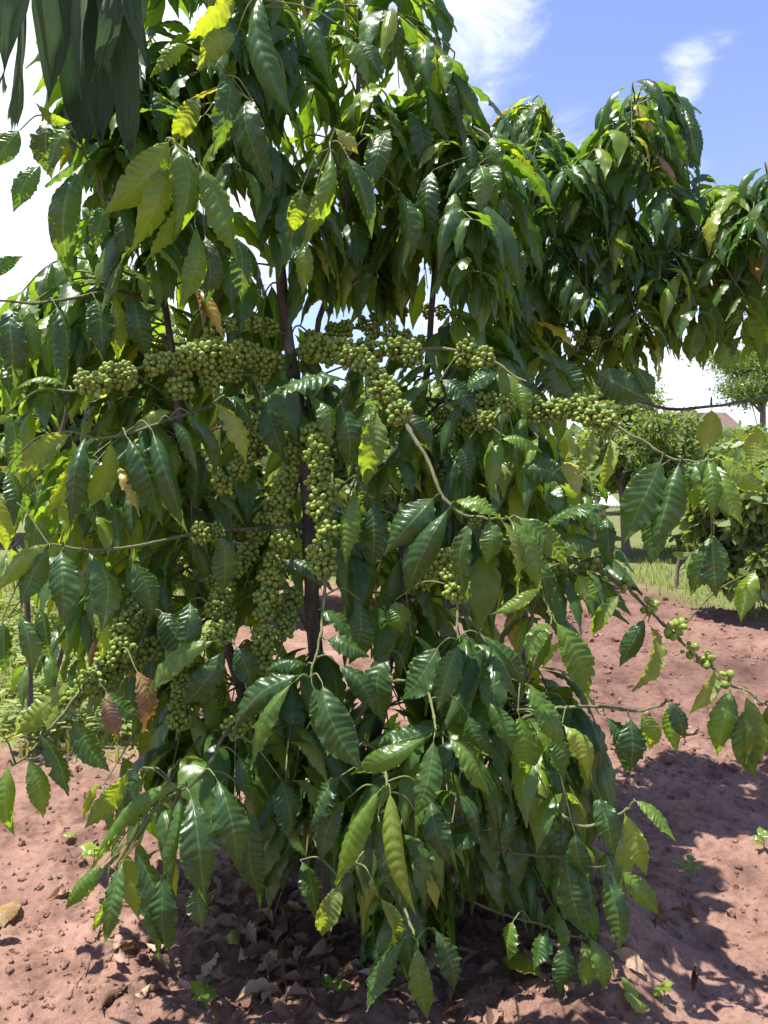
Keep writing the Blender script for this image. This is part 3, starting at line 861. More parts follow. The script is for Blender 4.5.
# leaves seen one by one: base x,y, tip x,y, width (pixels), depth, flags (d dark, l sunlight put in as lighter tint, y yellow-green and painted backlit glow, Y yellow, o orange, O brown, b underside)
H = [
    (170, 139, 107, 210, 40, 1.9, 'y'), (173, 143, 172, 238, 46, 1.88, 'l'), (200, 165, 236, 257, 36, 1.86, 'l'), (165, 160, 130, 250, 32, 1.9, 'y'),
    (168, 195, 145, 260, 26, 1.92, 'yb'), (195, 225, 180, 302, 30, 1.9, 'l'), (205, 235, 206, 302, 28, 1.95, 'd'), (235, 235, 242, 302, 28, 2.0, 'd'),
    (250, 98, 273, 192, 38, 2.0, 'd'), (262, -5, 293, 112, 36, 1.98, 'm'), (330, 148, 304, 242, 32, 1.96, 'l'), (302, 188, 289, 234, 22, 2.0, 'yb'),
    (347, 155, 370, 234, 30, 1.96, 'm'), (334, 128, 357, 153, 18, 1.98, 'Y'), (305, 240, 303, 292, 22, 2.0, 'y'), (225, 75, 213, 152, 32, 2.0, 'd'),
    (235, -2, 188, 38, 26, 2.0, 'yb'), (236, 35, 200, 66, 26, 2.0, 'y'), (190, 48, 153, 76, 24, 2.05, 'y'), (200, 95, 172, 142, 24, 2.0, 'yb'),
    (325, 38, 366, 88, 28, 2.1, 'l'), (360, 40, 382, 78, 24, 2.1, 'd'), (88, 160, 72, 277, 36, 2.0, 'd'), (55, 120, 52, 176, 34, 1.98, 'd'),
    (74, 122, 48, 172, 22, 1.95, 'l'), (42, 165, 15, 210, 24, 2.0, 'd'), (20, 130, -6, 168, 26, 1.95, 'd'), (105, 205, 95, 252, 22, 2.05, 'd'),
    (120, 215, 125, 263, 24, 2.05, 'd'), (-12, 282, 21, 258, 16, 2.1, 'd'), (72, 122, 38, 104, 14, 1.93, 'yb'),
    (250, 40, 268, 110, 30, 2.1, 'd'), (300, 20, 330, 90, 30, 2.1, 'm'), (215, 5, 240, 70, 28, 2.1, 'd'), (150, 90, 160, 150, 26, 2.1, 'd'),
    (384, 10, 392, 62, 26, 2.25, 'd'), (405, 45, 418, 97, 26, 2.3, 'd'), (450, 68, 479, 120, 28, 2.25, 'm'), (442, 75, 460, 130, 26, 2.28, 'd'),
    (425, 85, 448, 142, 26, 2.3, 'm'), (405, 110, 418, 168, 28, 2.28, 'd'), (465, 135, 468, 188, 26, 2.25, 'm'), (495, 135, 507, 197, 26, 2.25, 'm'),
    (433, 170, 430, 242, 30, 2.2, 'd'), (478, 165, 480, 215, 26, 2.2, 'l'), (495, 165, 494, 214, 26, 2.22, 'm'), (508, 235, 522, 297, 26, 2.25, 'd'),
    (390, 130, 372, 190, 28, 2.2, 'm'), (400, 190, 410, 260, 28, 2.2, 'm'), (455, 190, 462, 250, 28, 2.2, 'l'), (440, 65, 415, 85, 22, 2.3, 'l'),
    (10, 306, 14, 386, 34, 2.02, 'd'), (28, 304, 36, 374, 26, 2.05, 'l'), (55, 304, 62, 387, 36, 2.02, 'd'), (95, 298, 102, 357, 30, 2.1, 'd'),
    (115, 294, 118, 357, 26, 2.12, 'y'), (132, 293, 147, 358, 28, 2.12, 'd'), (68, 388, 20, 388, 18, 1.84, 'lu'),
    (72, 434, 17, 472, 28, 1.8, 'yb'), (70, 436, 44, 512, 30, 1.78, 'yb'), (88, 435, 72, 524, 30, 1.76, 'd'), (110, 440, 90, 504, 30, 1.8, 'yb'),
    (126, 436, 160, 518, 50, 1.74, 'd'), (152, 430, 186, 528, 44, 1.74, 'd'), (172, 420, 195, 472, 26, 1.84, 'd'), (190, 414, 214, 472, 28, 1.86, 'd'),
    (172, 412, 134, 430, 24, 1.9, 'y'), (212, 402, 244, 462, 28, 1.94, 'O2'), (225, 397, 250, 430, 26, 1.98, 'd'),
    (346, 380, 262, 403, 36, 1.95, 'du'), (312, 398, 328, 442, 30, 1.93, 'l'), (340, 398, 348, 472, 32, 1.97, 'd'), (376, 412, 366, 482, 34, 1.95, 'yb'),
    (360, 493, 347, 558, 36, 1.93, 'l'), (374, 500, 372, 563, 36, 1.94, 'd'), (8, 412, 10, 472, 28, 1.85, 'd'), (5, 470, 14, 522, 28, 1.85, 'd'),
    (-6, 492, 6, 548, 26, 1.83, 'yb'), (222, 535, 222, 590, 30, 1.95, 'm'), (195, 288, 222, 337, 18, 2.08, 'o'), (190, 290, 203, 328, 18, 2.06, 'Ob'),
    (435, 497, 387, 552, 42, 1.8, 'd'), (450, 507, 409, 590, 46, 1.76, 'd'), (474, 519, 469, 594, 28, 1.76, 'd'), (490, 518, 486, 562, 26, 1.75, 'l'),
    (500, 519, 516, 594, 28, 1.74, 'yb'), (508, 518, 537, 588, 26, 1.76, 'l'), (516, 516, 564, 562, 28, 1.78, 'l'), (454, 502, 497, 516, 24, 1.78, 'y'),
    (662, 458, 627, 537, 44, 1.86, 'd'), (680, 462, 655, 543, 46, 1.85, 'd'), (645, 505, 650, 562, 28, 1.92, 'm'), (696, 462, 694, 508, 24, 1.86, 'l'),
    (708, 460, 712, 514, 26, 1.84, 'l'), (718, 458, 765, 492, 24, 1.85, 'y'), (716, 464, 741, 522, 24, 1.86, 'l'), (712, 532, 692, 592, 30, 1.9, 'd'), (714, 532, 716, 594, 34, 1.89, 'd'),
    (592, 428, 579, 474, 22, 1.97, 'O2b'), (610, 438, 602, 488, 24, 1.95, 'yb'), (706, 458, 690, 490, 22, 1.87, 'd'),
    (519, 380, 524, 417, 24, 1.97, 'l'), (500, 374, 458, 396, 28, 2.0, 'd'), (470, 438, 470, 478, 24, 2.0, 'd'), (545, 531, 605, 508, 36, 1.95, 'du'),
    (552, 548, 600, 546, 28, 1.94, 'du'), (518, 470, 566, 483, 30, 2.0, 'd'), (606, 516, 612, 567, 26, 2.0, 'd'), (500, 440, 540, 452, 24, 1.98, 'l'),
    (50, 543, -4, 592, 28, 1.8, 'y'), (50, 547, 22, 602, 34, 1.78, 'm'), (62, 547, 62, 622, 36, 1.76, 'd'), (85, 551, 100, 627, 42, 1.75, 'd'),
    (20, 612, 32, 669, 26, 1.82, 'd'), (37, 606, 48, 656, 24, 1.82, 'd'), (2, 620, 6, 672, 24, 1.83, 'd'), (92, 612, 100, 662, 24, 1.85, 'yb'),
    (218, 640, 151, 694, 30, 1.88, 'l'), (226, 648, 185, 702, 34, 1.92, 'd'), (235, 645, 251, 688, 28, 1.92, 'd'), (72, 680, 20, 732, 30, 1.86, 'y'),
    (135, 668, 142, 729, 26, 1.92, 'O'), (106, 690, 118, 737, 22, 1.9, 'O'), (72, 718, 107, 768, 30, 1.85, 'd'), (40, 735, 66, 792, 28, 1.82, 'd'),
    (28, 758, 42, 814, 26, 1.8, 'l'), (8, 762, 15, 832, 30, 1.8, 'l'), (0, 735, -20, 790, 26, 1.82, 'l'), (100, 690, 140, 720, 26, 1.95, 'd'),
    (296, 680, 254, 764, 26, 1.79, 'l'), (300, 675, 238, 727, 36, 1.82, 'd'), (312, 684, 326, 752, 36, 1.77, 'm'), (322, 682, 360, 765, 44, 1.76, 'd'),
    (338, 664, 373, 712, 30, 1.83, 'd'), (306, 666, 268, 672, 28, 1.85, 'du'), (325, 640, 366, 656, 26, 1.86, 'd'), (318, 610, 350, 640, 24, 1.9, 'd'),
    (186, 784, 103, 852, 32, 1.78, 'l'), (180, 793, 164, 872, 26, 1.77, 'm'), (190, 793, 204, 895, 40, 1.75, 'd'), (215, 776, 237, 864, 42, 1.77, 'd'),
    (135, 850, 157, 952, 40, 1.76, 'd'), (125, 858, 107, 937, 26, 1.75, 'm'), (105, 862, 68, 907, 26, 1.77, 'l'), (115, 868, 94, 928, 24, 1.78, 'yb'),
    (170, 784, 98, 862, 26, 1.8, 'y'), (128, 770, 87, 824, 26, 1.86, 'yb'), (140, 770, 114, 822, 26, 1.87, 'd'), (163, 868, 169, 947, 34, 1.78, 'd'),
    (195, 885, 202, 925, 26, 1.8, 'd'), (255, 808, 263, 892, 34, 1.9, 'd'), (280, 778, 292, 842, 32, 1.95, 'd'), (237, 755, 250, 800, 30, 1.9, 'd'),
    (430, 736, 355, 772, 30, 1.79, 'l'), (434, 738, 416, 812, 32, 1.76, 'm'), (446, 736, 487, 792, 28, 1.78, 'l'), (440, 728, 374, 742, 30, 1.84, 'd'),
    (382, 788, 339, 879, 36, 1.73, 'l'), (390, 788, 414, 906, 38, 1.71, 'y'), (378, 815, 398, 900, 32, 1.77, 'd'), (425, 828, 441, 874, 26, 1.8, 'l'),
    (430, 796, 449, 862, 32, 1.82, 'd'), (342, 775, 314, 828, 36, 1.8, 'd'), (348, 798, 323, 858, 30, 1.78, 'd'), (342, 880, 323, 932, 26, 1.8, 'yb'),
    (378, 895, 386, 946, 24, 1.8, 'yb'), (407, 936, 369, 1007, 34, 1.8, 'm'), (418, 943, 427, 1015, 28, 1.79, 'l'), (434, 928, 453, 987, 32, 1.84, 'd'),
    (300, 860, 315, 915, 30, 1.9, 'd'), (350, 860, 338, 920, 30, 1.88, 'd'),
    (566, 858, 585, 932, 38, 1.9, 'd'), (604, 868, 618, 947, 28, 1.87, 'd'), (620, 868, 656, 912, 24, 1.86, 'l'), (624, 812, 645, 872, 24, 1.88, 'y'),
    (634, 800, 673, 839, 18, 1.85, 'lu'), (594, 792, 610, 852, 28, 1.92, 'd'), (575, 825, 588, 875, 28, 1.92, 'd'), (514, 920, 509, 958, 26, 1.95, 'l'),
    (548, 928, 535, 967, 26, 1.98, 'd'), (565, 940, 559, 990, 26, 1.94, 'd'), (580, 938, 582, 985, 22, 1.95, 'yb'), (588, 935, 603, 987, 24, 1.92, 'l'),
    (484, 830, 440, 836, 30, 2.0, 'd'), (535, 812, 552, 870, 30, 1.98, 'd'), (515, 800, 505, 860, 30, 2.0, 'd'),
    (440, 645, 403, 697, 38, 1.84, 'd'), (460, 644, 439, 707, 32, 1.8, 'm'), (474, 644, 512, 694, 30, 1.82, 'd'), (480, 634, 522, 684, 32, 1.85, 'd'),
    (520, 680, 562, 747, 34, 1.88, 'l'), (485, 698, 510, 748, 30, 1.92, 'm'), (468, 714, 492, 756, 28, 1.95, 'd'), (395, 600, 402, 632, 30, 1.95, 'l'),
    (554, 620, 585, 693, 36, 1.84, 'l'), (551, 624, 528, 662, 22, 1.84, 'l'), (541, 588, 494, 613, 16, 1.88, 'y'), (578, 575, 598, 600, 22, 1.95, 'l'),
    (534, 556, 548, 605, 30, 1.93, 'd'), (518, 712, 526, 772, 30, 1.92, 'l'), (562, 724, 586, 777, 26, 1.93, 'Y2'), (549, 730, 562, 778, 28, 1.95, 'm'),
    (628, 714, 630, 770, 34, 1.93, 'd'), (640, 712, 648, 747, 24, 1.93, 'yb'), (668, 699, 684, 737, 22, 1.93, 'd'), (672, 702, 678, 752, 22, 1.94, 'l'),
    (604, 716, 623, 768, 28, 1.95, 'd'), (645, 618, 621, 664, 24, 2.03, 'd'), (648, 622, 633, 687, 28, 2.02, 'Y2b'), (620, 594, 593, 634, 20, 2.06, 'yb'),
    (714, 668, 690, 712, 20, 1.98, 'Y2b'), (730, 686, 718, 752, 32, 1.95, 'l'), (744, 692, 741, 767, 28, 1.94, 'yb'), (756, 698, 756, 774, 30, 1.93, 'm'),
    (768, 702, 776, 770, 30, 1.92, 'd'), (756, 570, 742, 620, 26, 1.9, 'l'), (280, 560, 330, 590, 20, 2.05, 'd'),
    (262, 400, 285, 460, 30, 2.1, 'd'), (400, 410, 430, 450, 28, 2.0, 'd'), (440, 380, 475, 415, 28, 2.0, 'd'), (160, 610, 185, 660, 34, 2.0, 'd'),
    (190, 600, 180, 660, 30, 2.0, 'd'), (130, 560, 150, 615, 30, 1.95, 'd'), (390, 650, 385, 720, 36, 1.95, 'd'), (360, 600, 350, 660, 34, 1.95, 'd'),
]
TN = {'d': (0.02, 0.16), 'm': (0.14, 0.26), 'l': (0.32, 0.50), 'y': (0.52, 0.66), 'Y': (0.76, 0.84), 'o': (0.90, 0.95), 'O': (0.95, 1.0)}  # l and part of y paint sun and backlight into leaf tint
hero = []
petioles = MB()
for bx, by, tx, ty, w, d, fl in H:
    jt = random.uniform(-0.03, 0.05)
    base = pix(bx, by, d)
    tip = pix(tx, ty, d - 0.02 + jt)
    tip = base + (tip - base) * 1.07
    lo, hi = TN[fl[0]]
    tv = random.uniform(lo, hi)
    if '2' in fl:
        tv = random.uniform(0.68, 0.78)
    vh = norm(np.array([0, 0, CAM_H]) - base)
    n0 = norm(vh + 0.75 * ZUP + (0.8 * ZUP if 'u' in fl else 0))
    t0 = norm(tip - base)
    a = R(random.uniform(-28, 28)) + (math.pi * 0.8 if 'b' in fl else 0)
    n1 = norm(n0 - t0 * np.dot(n0, t0))
    n1 = n1 * math.cos(a) + np.cross(t0, n1) * math.sin(a)
    hero.append((w * math.hypot(tx - bx, ty - by), base, tip, n1, w / F * d, tv, d, fl))
hero.sort(key=lambda h: -h[0])
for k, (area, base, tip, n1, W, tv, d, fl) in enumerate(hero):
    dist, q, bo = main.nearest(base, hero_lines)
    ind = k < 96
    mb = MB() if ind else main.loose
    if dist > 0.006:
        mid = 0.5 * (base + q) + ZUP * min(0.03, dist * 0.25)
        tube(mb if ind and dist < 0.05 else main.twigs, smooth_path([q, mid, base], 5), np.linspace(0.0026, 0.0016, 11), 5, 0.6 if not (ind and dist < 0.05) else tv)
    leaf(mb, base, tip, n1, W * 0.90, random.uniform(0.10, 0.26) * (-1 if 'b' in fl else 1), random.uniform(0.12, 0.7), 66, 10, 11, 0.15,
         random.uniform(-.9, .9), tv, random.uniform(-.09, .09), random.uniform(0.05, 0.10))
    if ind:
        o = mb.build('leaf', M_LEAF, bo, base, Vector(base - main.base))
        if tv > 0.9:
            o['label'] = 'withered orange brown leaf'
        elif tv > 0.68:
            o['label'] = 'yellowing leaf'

# fill of the crown behind those leaves
SKY_GAPS = [[(296, 318), (300, 292), (330, 300), (395, 318), (390, 345), (330, 345), (308, 352)], [(0, 130), (40, 200), (75, 285), (0, 290), (-90, 300), (-90, 100)],
            [(395, 300), (460, 318), (440, 345), (400, 340)]]
SOIL_GAPS = [[(300, 520), (330, 530), (335, 640), (290, 650)], [(590, 560), (800, 540), (800, 1000), (655, 900), (600, 780), (580, 690)], [(-60, 600), (70, 640), (60, 720), (-60, 720)],
             [(-60, 830), (70, 840), (110, 930), (330, 880), (330, 1100), (-60, 1100)], [(100, 750), (160, 720), (170, 760), (120, 790)], [(640, 880), (720, 800), (740, 1000), (640, 1000)]]


FRUIT = [[(60, 360), (180, 310), (290, 300), (430, 330), (500, 325), (510, 385), (440, 440), (380, 430), (300, 400), (190, 420), (70, 420)],
         [(530, 385), (600, 390), (650, 425), (640, 465), (530, 430)], [(260, 400), (350, 410), (350, 600), (290, 700), (235, 690), (250, 560)],
         [(425, 530), (475, 530), (475, 610), (430, 610)], [(195, 470), (240, 470), (240, 640), (200, 640)], [(150, 680), (200, 680), (200, 760), (150, 760)]]


def keep_main(p):
    x, y, d = proj(p)
    if d < 1.75 or p[2] < 0.06:
        return False
    if d < 2.25:
        for g in FRUIT:
            if inside(g, x, y):
                return False
    for g in SKY_GAPS + SOIL_GAPS:
        if inside(g, x, y):
            return False
    if y < 300 and x > 400 and x > 400 + (y + 20) * 0.9 + 25:
        return False
    if x < 60 and y < 285:
        return False
    return True


def fill_poly(tree, poly, n, dlo, dhi, stems, keep, L=0.2, leaves=10, tint=(0.03, 0.42), maxlen=0.95, res=(28, 6), cover=0.7):
    xs = [p[0] for p in poly]; ys = [p[1] for p in poly]
    k = 0
    while k < n:
        x, y = random.uniform(min(xs), max(xs)), random.uniform(min(ys), max(ys))
        if not inside(poly, x, y):
            continue
        k += 1
        e = pix(x, y, random.uniform(dlo, dhi))
        if e[2] < 0.12:
            continue
        pp = e + np.array([0, 0, 0.12])
        best = tree.nearest(pp, stems)
        s = best[1]
        if np.linalg.norm(s - e) > maxlen:
            s = s + (e - s) * 0.15
        fill_branch(tree, s, e, 0.06 + 0.16 * np.linalg.norm(e - s), leaves, L, tint=tint, keep=keep, res=res, cover=cover)


stems = main.lines[:5]
UP = [(70, 90), (110, -80), (390, -80), (415, 30), (470, 75), (505, 150), (515, 290), (430, 310), (330, 280), (250, 285), (180, 300), (95, 270)]
MID = [(20, 330), (250, 300), (300, 360), (560, 350), (590, 540), (540, 620), (360, 640), (60, 560), (20, 450)]
LOW = [(90, 670), (300, 640), (560, 620), (600, 740), (620, 830), (580, 930), (440, 950), (350, 880), (240, 850), (130, 830), (60, 760)]
fill_poly(main, UP, 100, 2.0, 2.95, stems, keep_main, 0.245)
fill_poly(main, [(300, 130), (500, 130), (505, 300), (420, 320), (300, 290)], 34, 2.2, 2.85, stems, keep_main, 0.235)
fill_poly(main, [(45, 110), (150, 80), (150, 280), (75, 270)], 16, 2.0, 2.5, stems, lambda p: 1.75 < proj(p)[2] and inside([(30, 60), (170, 60), (170, 300), (90, 285), (60, 270)], *proj(p)[:2]), 0.2)
fill_poly(main, [(-30, 310), (110, 320), (140, 470), (110, 560), (-30, 560)], 24, 1.95, 2.5, stems, lambda p: proj(p)[2] > 1.8 and not any(inside(g, *proj(p)[:2]) for g in FRUIT), 0.2, 10, (0.05, 0.5), 1.3)
fill_poly(main, [(-30, 560), (120, 570), (140, 690), (60, 700), (-30, 640)], 7, 1.95, 2.4, stems, lambda p: proj(p)[2] > 1.75, 0.2, 8, (0.05, 0.5), 1.3)
fill_poly(main, [(520, 380), (620, 410), (610, 560), (530, 600)], 16, 1.95, 2.5, stems, lambda p: proj(p)[2] > 1.8 and not any(inside(g, *proj(p)[:2]) for g in FRUIT), 0.2, 10, (0.05, 0.5), 1.3)
fill_poly(main, MID, 92, 2.2, 2.9, stems, keep_main, 0.24)
fill_poly(main, LOW, 120, 2.08, 2.85, stems, keep_main, 0.24)
fill_poly(main, [(100, 790), (270, 770), (285, 830), (180, 870), (100, 850)], 8, 1.88, 2.15, stems, lambda p: proj(p)[2] > 1.8 and p[2] > .05 and proj(p)[1] < 945, 0.22, 8)
fill_poly(main, [(330, 770), (470, 760), (460, 930), (390, 950), (335, 860)], 10, 1.9, 2.2, stems, lambda p: proj(p)[2] > 1.8 and p[2] > .05 and proj(p)[1] < 985, 0.22, 8)
fill_poly(main, [(480, 800), (600, 790), (620, 880), (560, 930), (480, 920)], 9, 1.95, 2.3, stems, lambda p: proj(p)[2] > 1.8 and p[2] > .05, 0.2, 8)
main.fill.build('foliage', M_LEAFB, main.root, main.base, (0, 0, 0))['kind'] = 'stuff'
main.loose.build('foliage', M_LEAF, main.root, main.base, (0, 0, 0))['kind'] = 'stuff'
main.twigs.build('twigs', M_BARK, main.root, main.base, (0, 0, 0))['kind'] = 'stuff'

# ------------------------------------------------------------------ second tree, behind on the right
b2 = pix(520, 768, 3.25); b2[2] = gz(b2[0], b2[1])
back = Tree(b2, 'second coffee tree behind on the right, its leafy crown against blue sky', 'coffee trees growing near the camera')
back.stem([b2 + [0, 0, -.05], pix(522, 560, 3.25), pix(526, 420, 3.22), pix(535, 310, 3.18), pix(585, 210, 3.1), pix(622, 120, 3.05), pix(636, 104, 3.0)], 0.032, 0.006)
back.stem([pix(527, 400, 3.22), pix(600, 335, 3.2), pix(680, 270, 3.15), pix(735, 205, 3.1), pix(770, 190, 3.05)], 0.016, 0.005)
back.stem([pix(534, 320, 3.2), pix(545, 230, 3.2), pix(552, 150, 3.15), pix(544, 108, 3.1)], 0.014, 0.005)
back.stem([pix(526, 440, 3.22), pix(600, 400, 3.1), pix(690, 410, 3.0), pix(775, 395, 2.9)], 0.010, 0.004)
for pts, sp in (([(535, 330, 3.2), (560, 325, 3.0), (600, 340, 2.9), (640, 330, 2.85)], [(0.3, 0.9, 0.08, .8, 0, .35)]),
                ([(527, 400, 3.2), (480, 360, 3.1), (440, 352, 3.0)], [(0.2, 0.9, 0.08, .8, 0, .3)]),
                ([(534, 330, 3.2), (430, 310, 3.1), (380, 318, 3.0), (345, 330, 2.95)], [(0.4, 1, 0.06, .8, 0, .2)]),
                ([(640, 305, 3.2), (690, 300, 3.0), (730, 330, 2.9)], [])):
    W3 = [pix(*p) for p in pts]
    W3[0] = back.nearest(W3[0])[1]
    P, o = back.branch(W3, .007, .003, .6)
    for s in sp:
        string_berries(back, P, o, *s[:4], bool(s[4]), s[5])
H2 = [(634, 112, 606, 150, 26, 'd'), (640, 114, 668, 180, 30, 'd'), (676, 108, 682, 180, 32, 'd'), (686, 112, 700, 166, 24, 'd'), (682, 186, 690, 222, 26, 'm'),
      (672, 190, 700, 218, 22, 'm'), (546, 106, 524, 106, 14, 'l'), (555, 125, 560, 166, 24, 'm'), (596, 155, 577, 220, 28, 'l'), (606, 150, 594, 227, 30, 'm'),
      (622, 155, 630, 202, 26, 'm'), (612, 180, 620, 252, 30, 'm'), (549, 352, 576, 402, 42, 'd'), (594, 370, 652, 402, 34, 'd'), (634, 366, 655, 395, 26, 'd'),
      (712, 408, 704, 454, 24, 'Y2b'), (757, 424, 752, 468, 24, 'yb'), (720, 340, 735, 370, 28, 'l'), (700, 320, 690, 362, 26, 'm'), (748, 315, 762, 355, 24, 'l'),
      (720, 225, 712, 275, 28, 'm'), (742, 215, 752, 262, 28, 'd'), (765, 195, 775, 240, 26, 'd'), (700, 235, 690, 290, 26, 'm'), (735, 262, 728, 312, 28, 'd')]
for bx, by, tx, ty, w, fl in H2:
    d = 2.95 if by < 350 else 2.8
    base, tip = pix(bx, by, d), pix(tx, ty, d - 0.02)
    lo, hi = TN[fl[0]]
    tv = random.uniform(0.68, .78) if '2' in fl else random.uniform(lo, hi)
    n0 = norm(norm(np.array([0, 0, CAM_H]) - base) * (-1 if 'b' in fl else 1) + 0.6 * ZUP + rng.normal(0, .3, 3))
    dist, q, bo = back.nearest(base)
    mb = MB()
    tube(back.twigs, smooth_path([q, 0.5 * (base + q) + ZUP * dist * .2, base], 5), np.linspace(.0035, .0018, 11), 5, 0.6)
    leaf(mb, base, tip, n0, w / F * d, random.uniform(.05, .15), random.uniform(.1, .6), 55, 8, 11, 0.14, random.uniform(-.5, .5), tv, 0.03)
    mb.build('leaf', M_LEAF, bo, base, Vector(base - back.base))


def keep_back(p):
    x, y, d = proj(p)
    if y < 95 + 0.0 * x:
        return False
    if x > 640 and y > 395:
        return False
    if x > 702 and y < 185:
        return False
    if 640 < x < 800 and y > 368 + max(0, (700 - x)) * 0.5:
        return False
    if inside([(640, 365), (700, 350), (700, 400), (650, 400)], x, y) or inside([(560, 95), (612, 100), (590, 150), (555, 150)], x, y):
        return False
    if inside([(696, 100), (800, 100), (800, 190), (740, 190), (705, 210)], x, y):
        return False
    return True


P2 = [(495, 150), (545, 112), (600, 150), (625, 108), (690, 118), (690, 200), (770, 192), (830, 210), (830, 350), (700, 340), (640, 380), (560, 385), (490, 370)]
fill_poly(back, P2, 175, 2.75, 3.6, list(back.lines[:3]), keep_back, 0.215, 10, (0.03, 0.3), 1.0, (22, 5))
back.fill.build('foliage', M_LEAFB, back.root, back.base, (0, 0, 0))['kind'] = 'stuff'
back.twigs.build('twigs', M_BARK, back.root, back.base, (0, 0, 0))['kind'] = 'stuff'

# third tree, behind on the left
b3 = pix(30, 720, 3.9); b3[2] = gz(b3[0], b3[1])
lt = Tree(b3, 'coffee tree behind on the left beside the weedy grass, forked thin stems', 'coffee trees growing near the camera')
lt.stem([b3 + [0, 0, -.05], pix(28, 600, 3.9), pix(40, 520, 3.9), pix(60, 440, 3.85), pix(80, 330, 3.8)], 0.019, 0.006)
lt.stem([pix(28, 600, 3.9), pix(8, 530, 3.85), pix(-20, 430, 3.8), pix(-40, 330, 3.75)], 0.014, 0.006)
lt.stem([b3 + [0.03, 0, -.05], pix(90, 560, 3.9), pix(160, 480, 3.85), pix(200, 380, 3.8)], 0.013, 0.005)
P3 = [(-80, 330), (60, 310), (200, 330), (260, 430), (200, 500), (60, 480), (-80, 500)]
fill_poly(lt, P3, 34, 3.4, 4.4, list(lt.lines), lambda p: proj(p)[1] > 296 or False, 0.2, 10, (0.2, 0.65), 1.3, (16, 4))
lt.fill.build('foliage', M_LEAFB, lt.root, lt.base, (0, 0, 0))['kind'] = 'stuff'
lt.twigs.build('twigs', M_BARK, lt.root, lt.base, (0, 0, 0))['kind'] = 'stuff'

exec_later = []
# ------------------------------------------------------------------ banana plant, whose torn leaf hangs in at the top left


def strap(mb, pts, w0, wmid, w1, nrm, tint, pleats=7, n=26, seed=0):
    C = smooth_path(pts, 10)
    m = len(C)
    T = np.gradient(C, axis=0); T /= np.linalg.norm(T, axis=1)[:, None]
    b = np.cross(T, nrm); b /= np.linalg.norm(b, axis=1)[:, None]
    nn = np.cross(b, T)
    v = np.linspace(0, 1, m)
    w = np.interp(v, [0, .45, .86, 1], [w0, wmid, w1, w1 * 0.3]) * 0.5
    u = np.linspace(-1, 1, n + 1)
    Z = 0.03 * np.sin(u * pleats * 1.1 + seed)[None, :] * w[:, None] + 0.022 * np.sin(v * 4 + seed)[:, None] * u[None, :] + 0.012 * fbm(np.repeat(v[:, None] * 5, n + 1, 1) + seed, np.repeat(u[None, :] * 2, m, 0), 3, 3) + 0.22 * (u ** 2)[None, :] * w[:, None]
    rag = 0.02 * np.abs(fbm(u * 4 + seed, u * 0, seed, 3))
    V = C[:, None, :] + (u[None, :] * w[:, None])[..., None] * b[:, None, :] + Z[..., None] * nn[:, None, :]
    V[-1] = V[-1] + T[-1] * (rag[:, None] * 3.5 - 0.02)
    i = np.arange(m - 1)[:, None] * (n + 1); j = np.arange(n)[None, :]
    a = i + j
    uv = np.stack([np.tile((u + 1) / 2, m), np.repeat(v, n + 1)], 1)
    mb.add(V.reshape(-1, 3), np.stack([a, a + n + 1, a + n + 2, a + 1], -1).reshape(-1, 4), uv, tint)


def banana_material():
    m, nt, N, L = newmat('banana_leaf')
    out = N('ShaderNodeOutputMaterial')
    at = N('ShaderNodeAttribute'); at.attribute_name = 'tint'
    uv = N('ShaderNodeUVMap'); uv.uv_map = 'UVMap'
    mp = N('ShaderNodeMapping'); mp.inputs['Scale'].default_value = (46, 1.2, 1)
    L(uv.outputs[0], mp.inputs[0])
    n = N('ShaderNodeTexNoise'); n.inputs['Scale'].default_value = 1.0; n.inputs['Detail'].default_value = 4
    L(mp.outputs[0], n.inputs['Vector'])
    ad = N('ShaderNodeMath'); ad.operation = 'MULTIPLY_ADD'; ad.inputs[1].default_value = 0.5
    L(n.outputs['Fac'], ad.inputs[0]); L(at.outputs['Fac'], ad.inputs[2])
    cr = ramp_node(nt, [(0.1, (0.035, 0.078, 0.030)), (0.45, (0.085, 0.145, 0.060)), (0.8, (0.18, 0.24, 0.12))])
    L(ad.outputs[0], cr.inputs[0])
    p = N('ShaderNodeBsdfPrincipled'); L(cr.outputs[0], p.inputs['Base Color'])
    p.inputs['Roughness'].default_value = 0.6
    p.inputs['Specular IOR Level'].default_value = 0.2
    b = N('ShaderNodeBump'); b.inputs['Strength'].default_value = 0.9; b.inputs['Distance'].default_value = 0.004
    L(n.outputs['Fac'], b.inputs['Height']); L(b.outputs[0], p.inputs['Normal'])
    tr = N('ShaderNodeBsdfTranslucent'); L(cr.outputs[0], tr.inputs[0])
    ms = N('ShaderNodeMixShader'); ms.inputs[0].default_value = 0.35
    L(p.outputs[0], ms.inputs[1]); L(tr.outputs[0], ms.inputs[2]); L(ms.outputs[0], out.inputs['Surface'])
    return m


M_BAN = banana_material()
bb = np.array([-2.35, 1.75, 0.0]); bb[2] = gz(bb[0], bb[1])
ban = empty('banana_plant', bb)
tag(ban, 'banana plant reaching in at the top corner with dark torn hanging leaf', 'banana plant')
mb = MB()
tube(mb, smooth_path([bb + [0, 0, -.05], bb + [0.02, 0.01, 1.0], bb + [0.06, 0, 2.0], bb + [0.12, 0, 2.7]], 8), np.linspace(0.11, 0.06, 25), 14)
mb.build('pseudostem', noise_material('banana_stem', [(0.3, (0.12, 0.15, 0.05)), (0.7, (0.25, 0.22, 0.10))], 8, 0.5, stretch=(3, 3, .3)), ban, bb, (0, 0, 0))
rib = smooth_path([bb + [0.12, 0, 2.65], np.array([-1.9, 1.74, 3.05]), np.array([-1.2, 1.72, 2.92]), pix(20, -110, 1.75), pix(90, -78, 1.78), pix(150, -60, 1.8)], 10)
mb = MB()
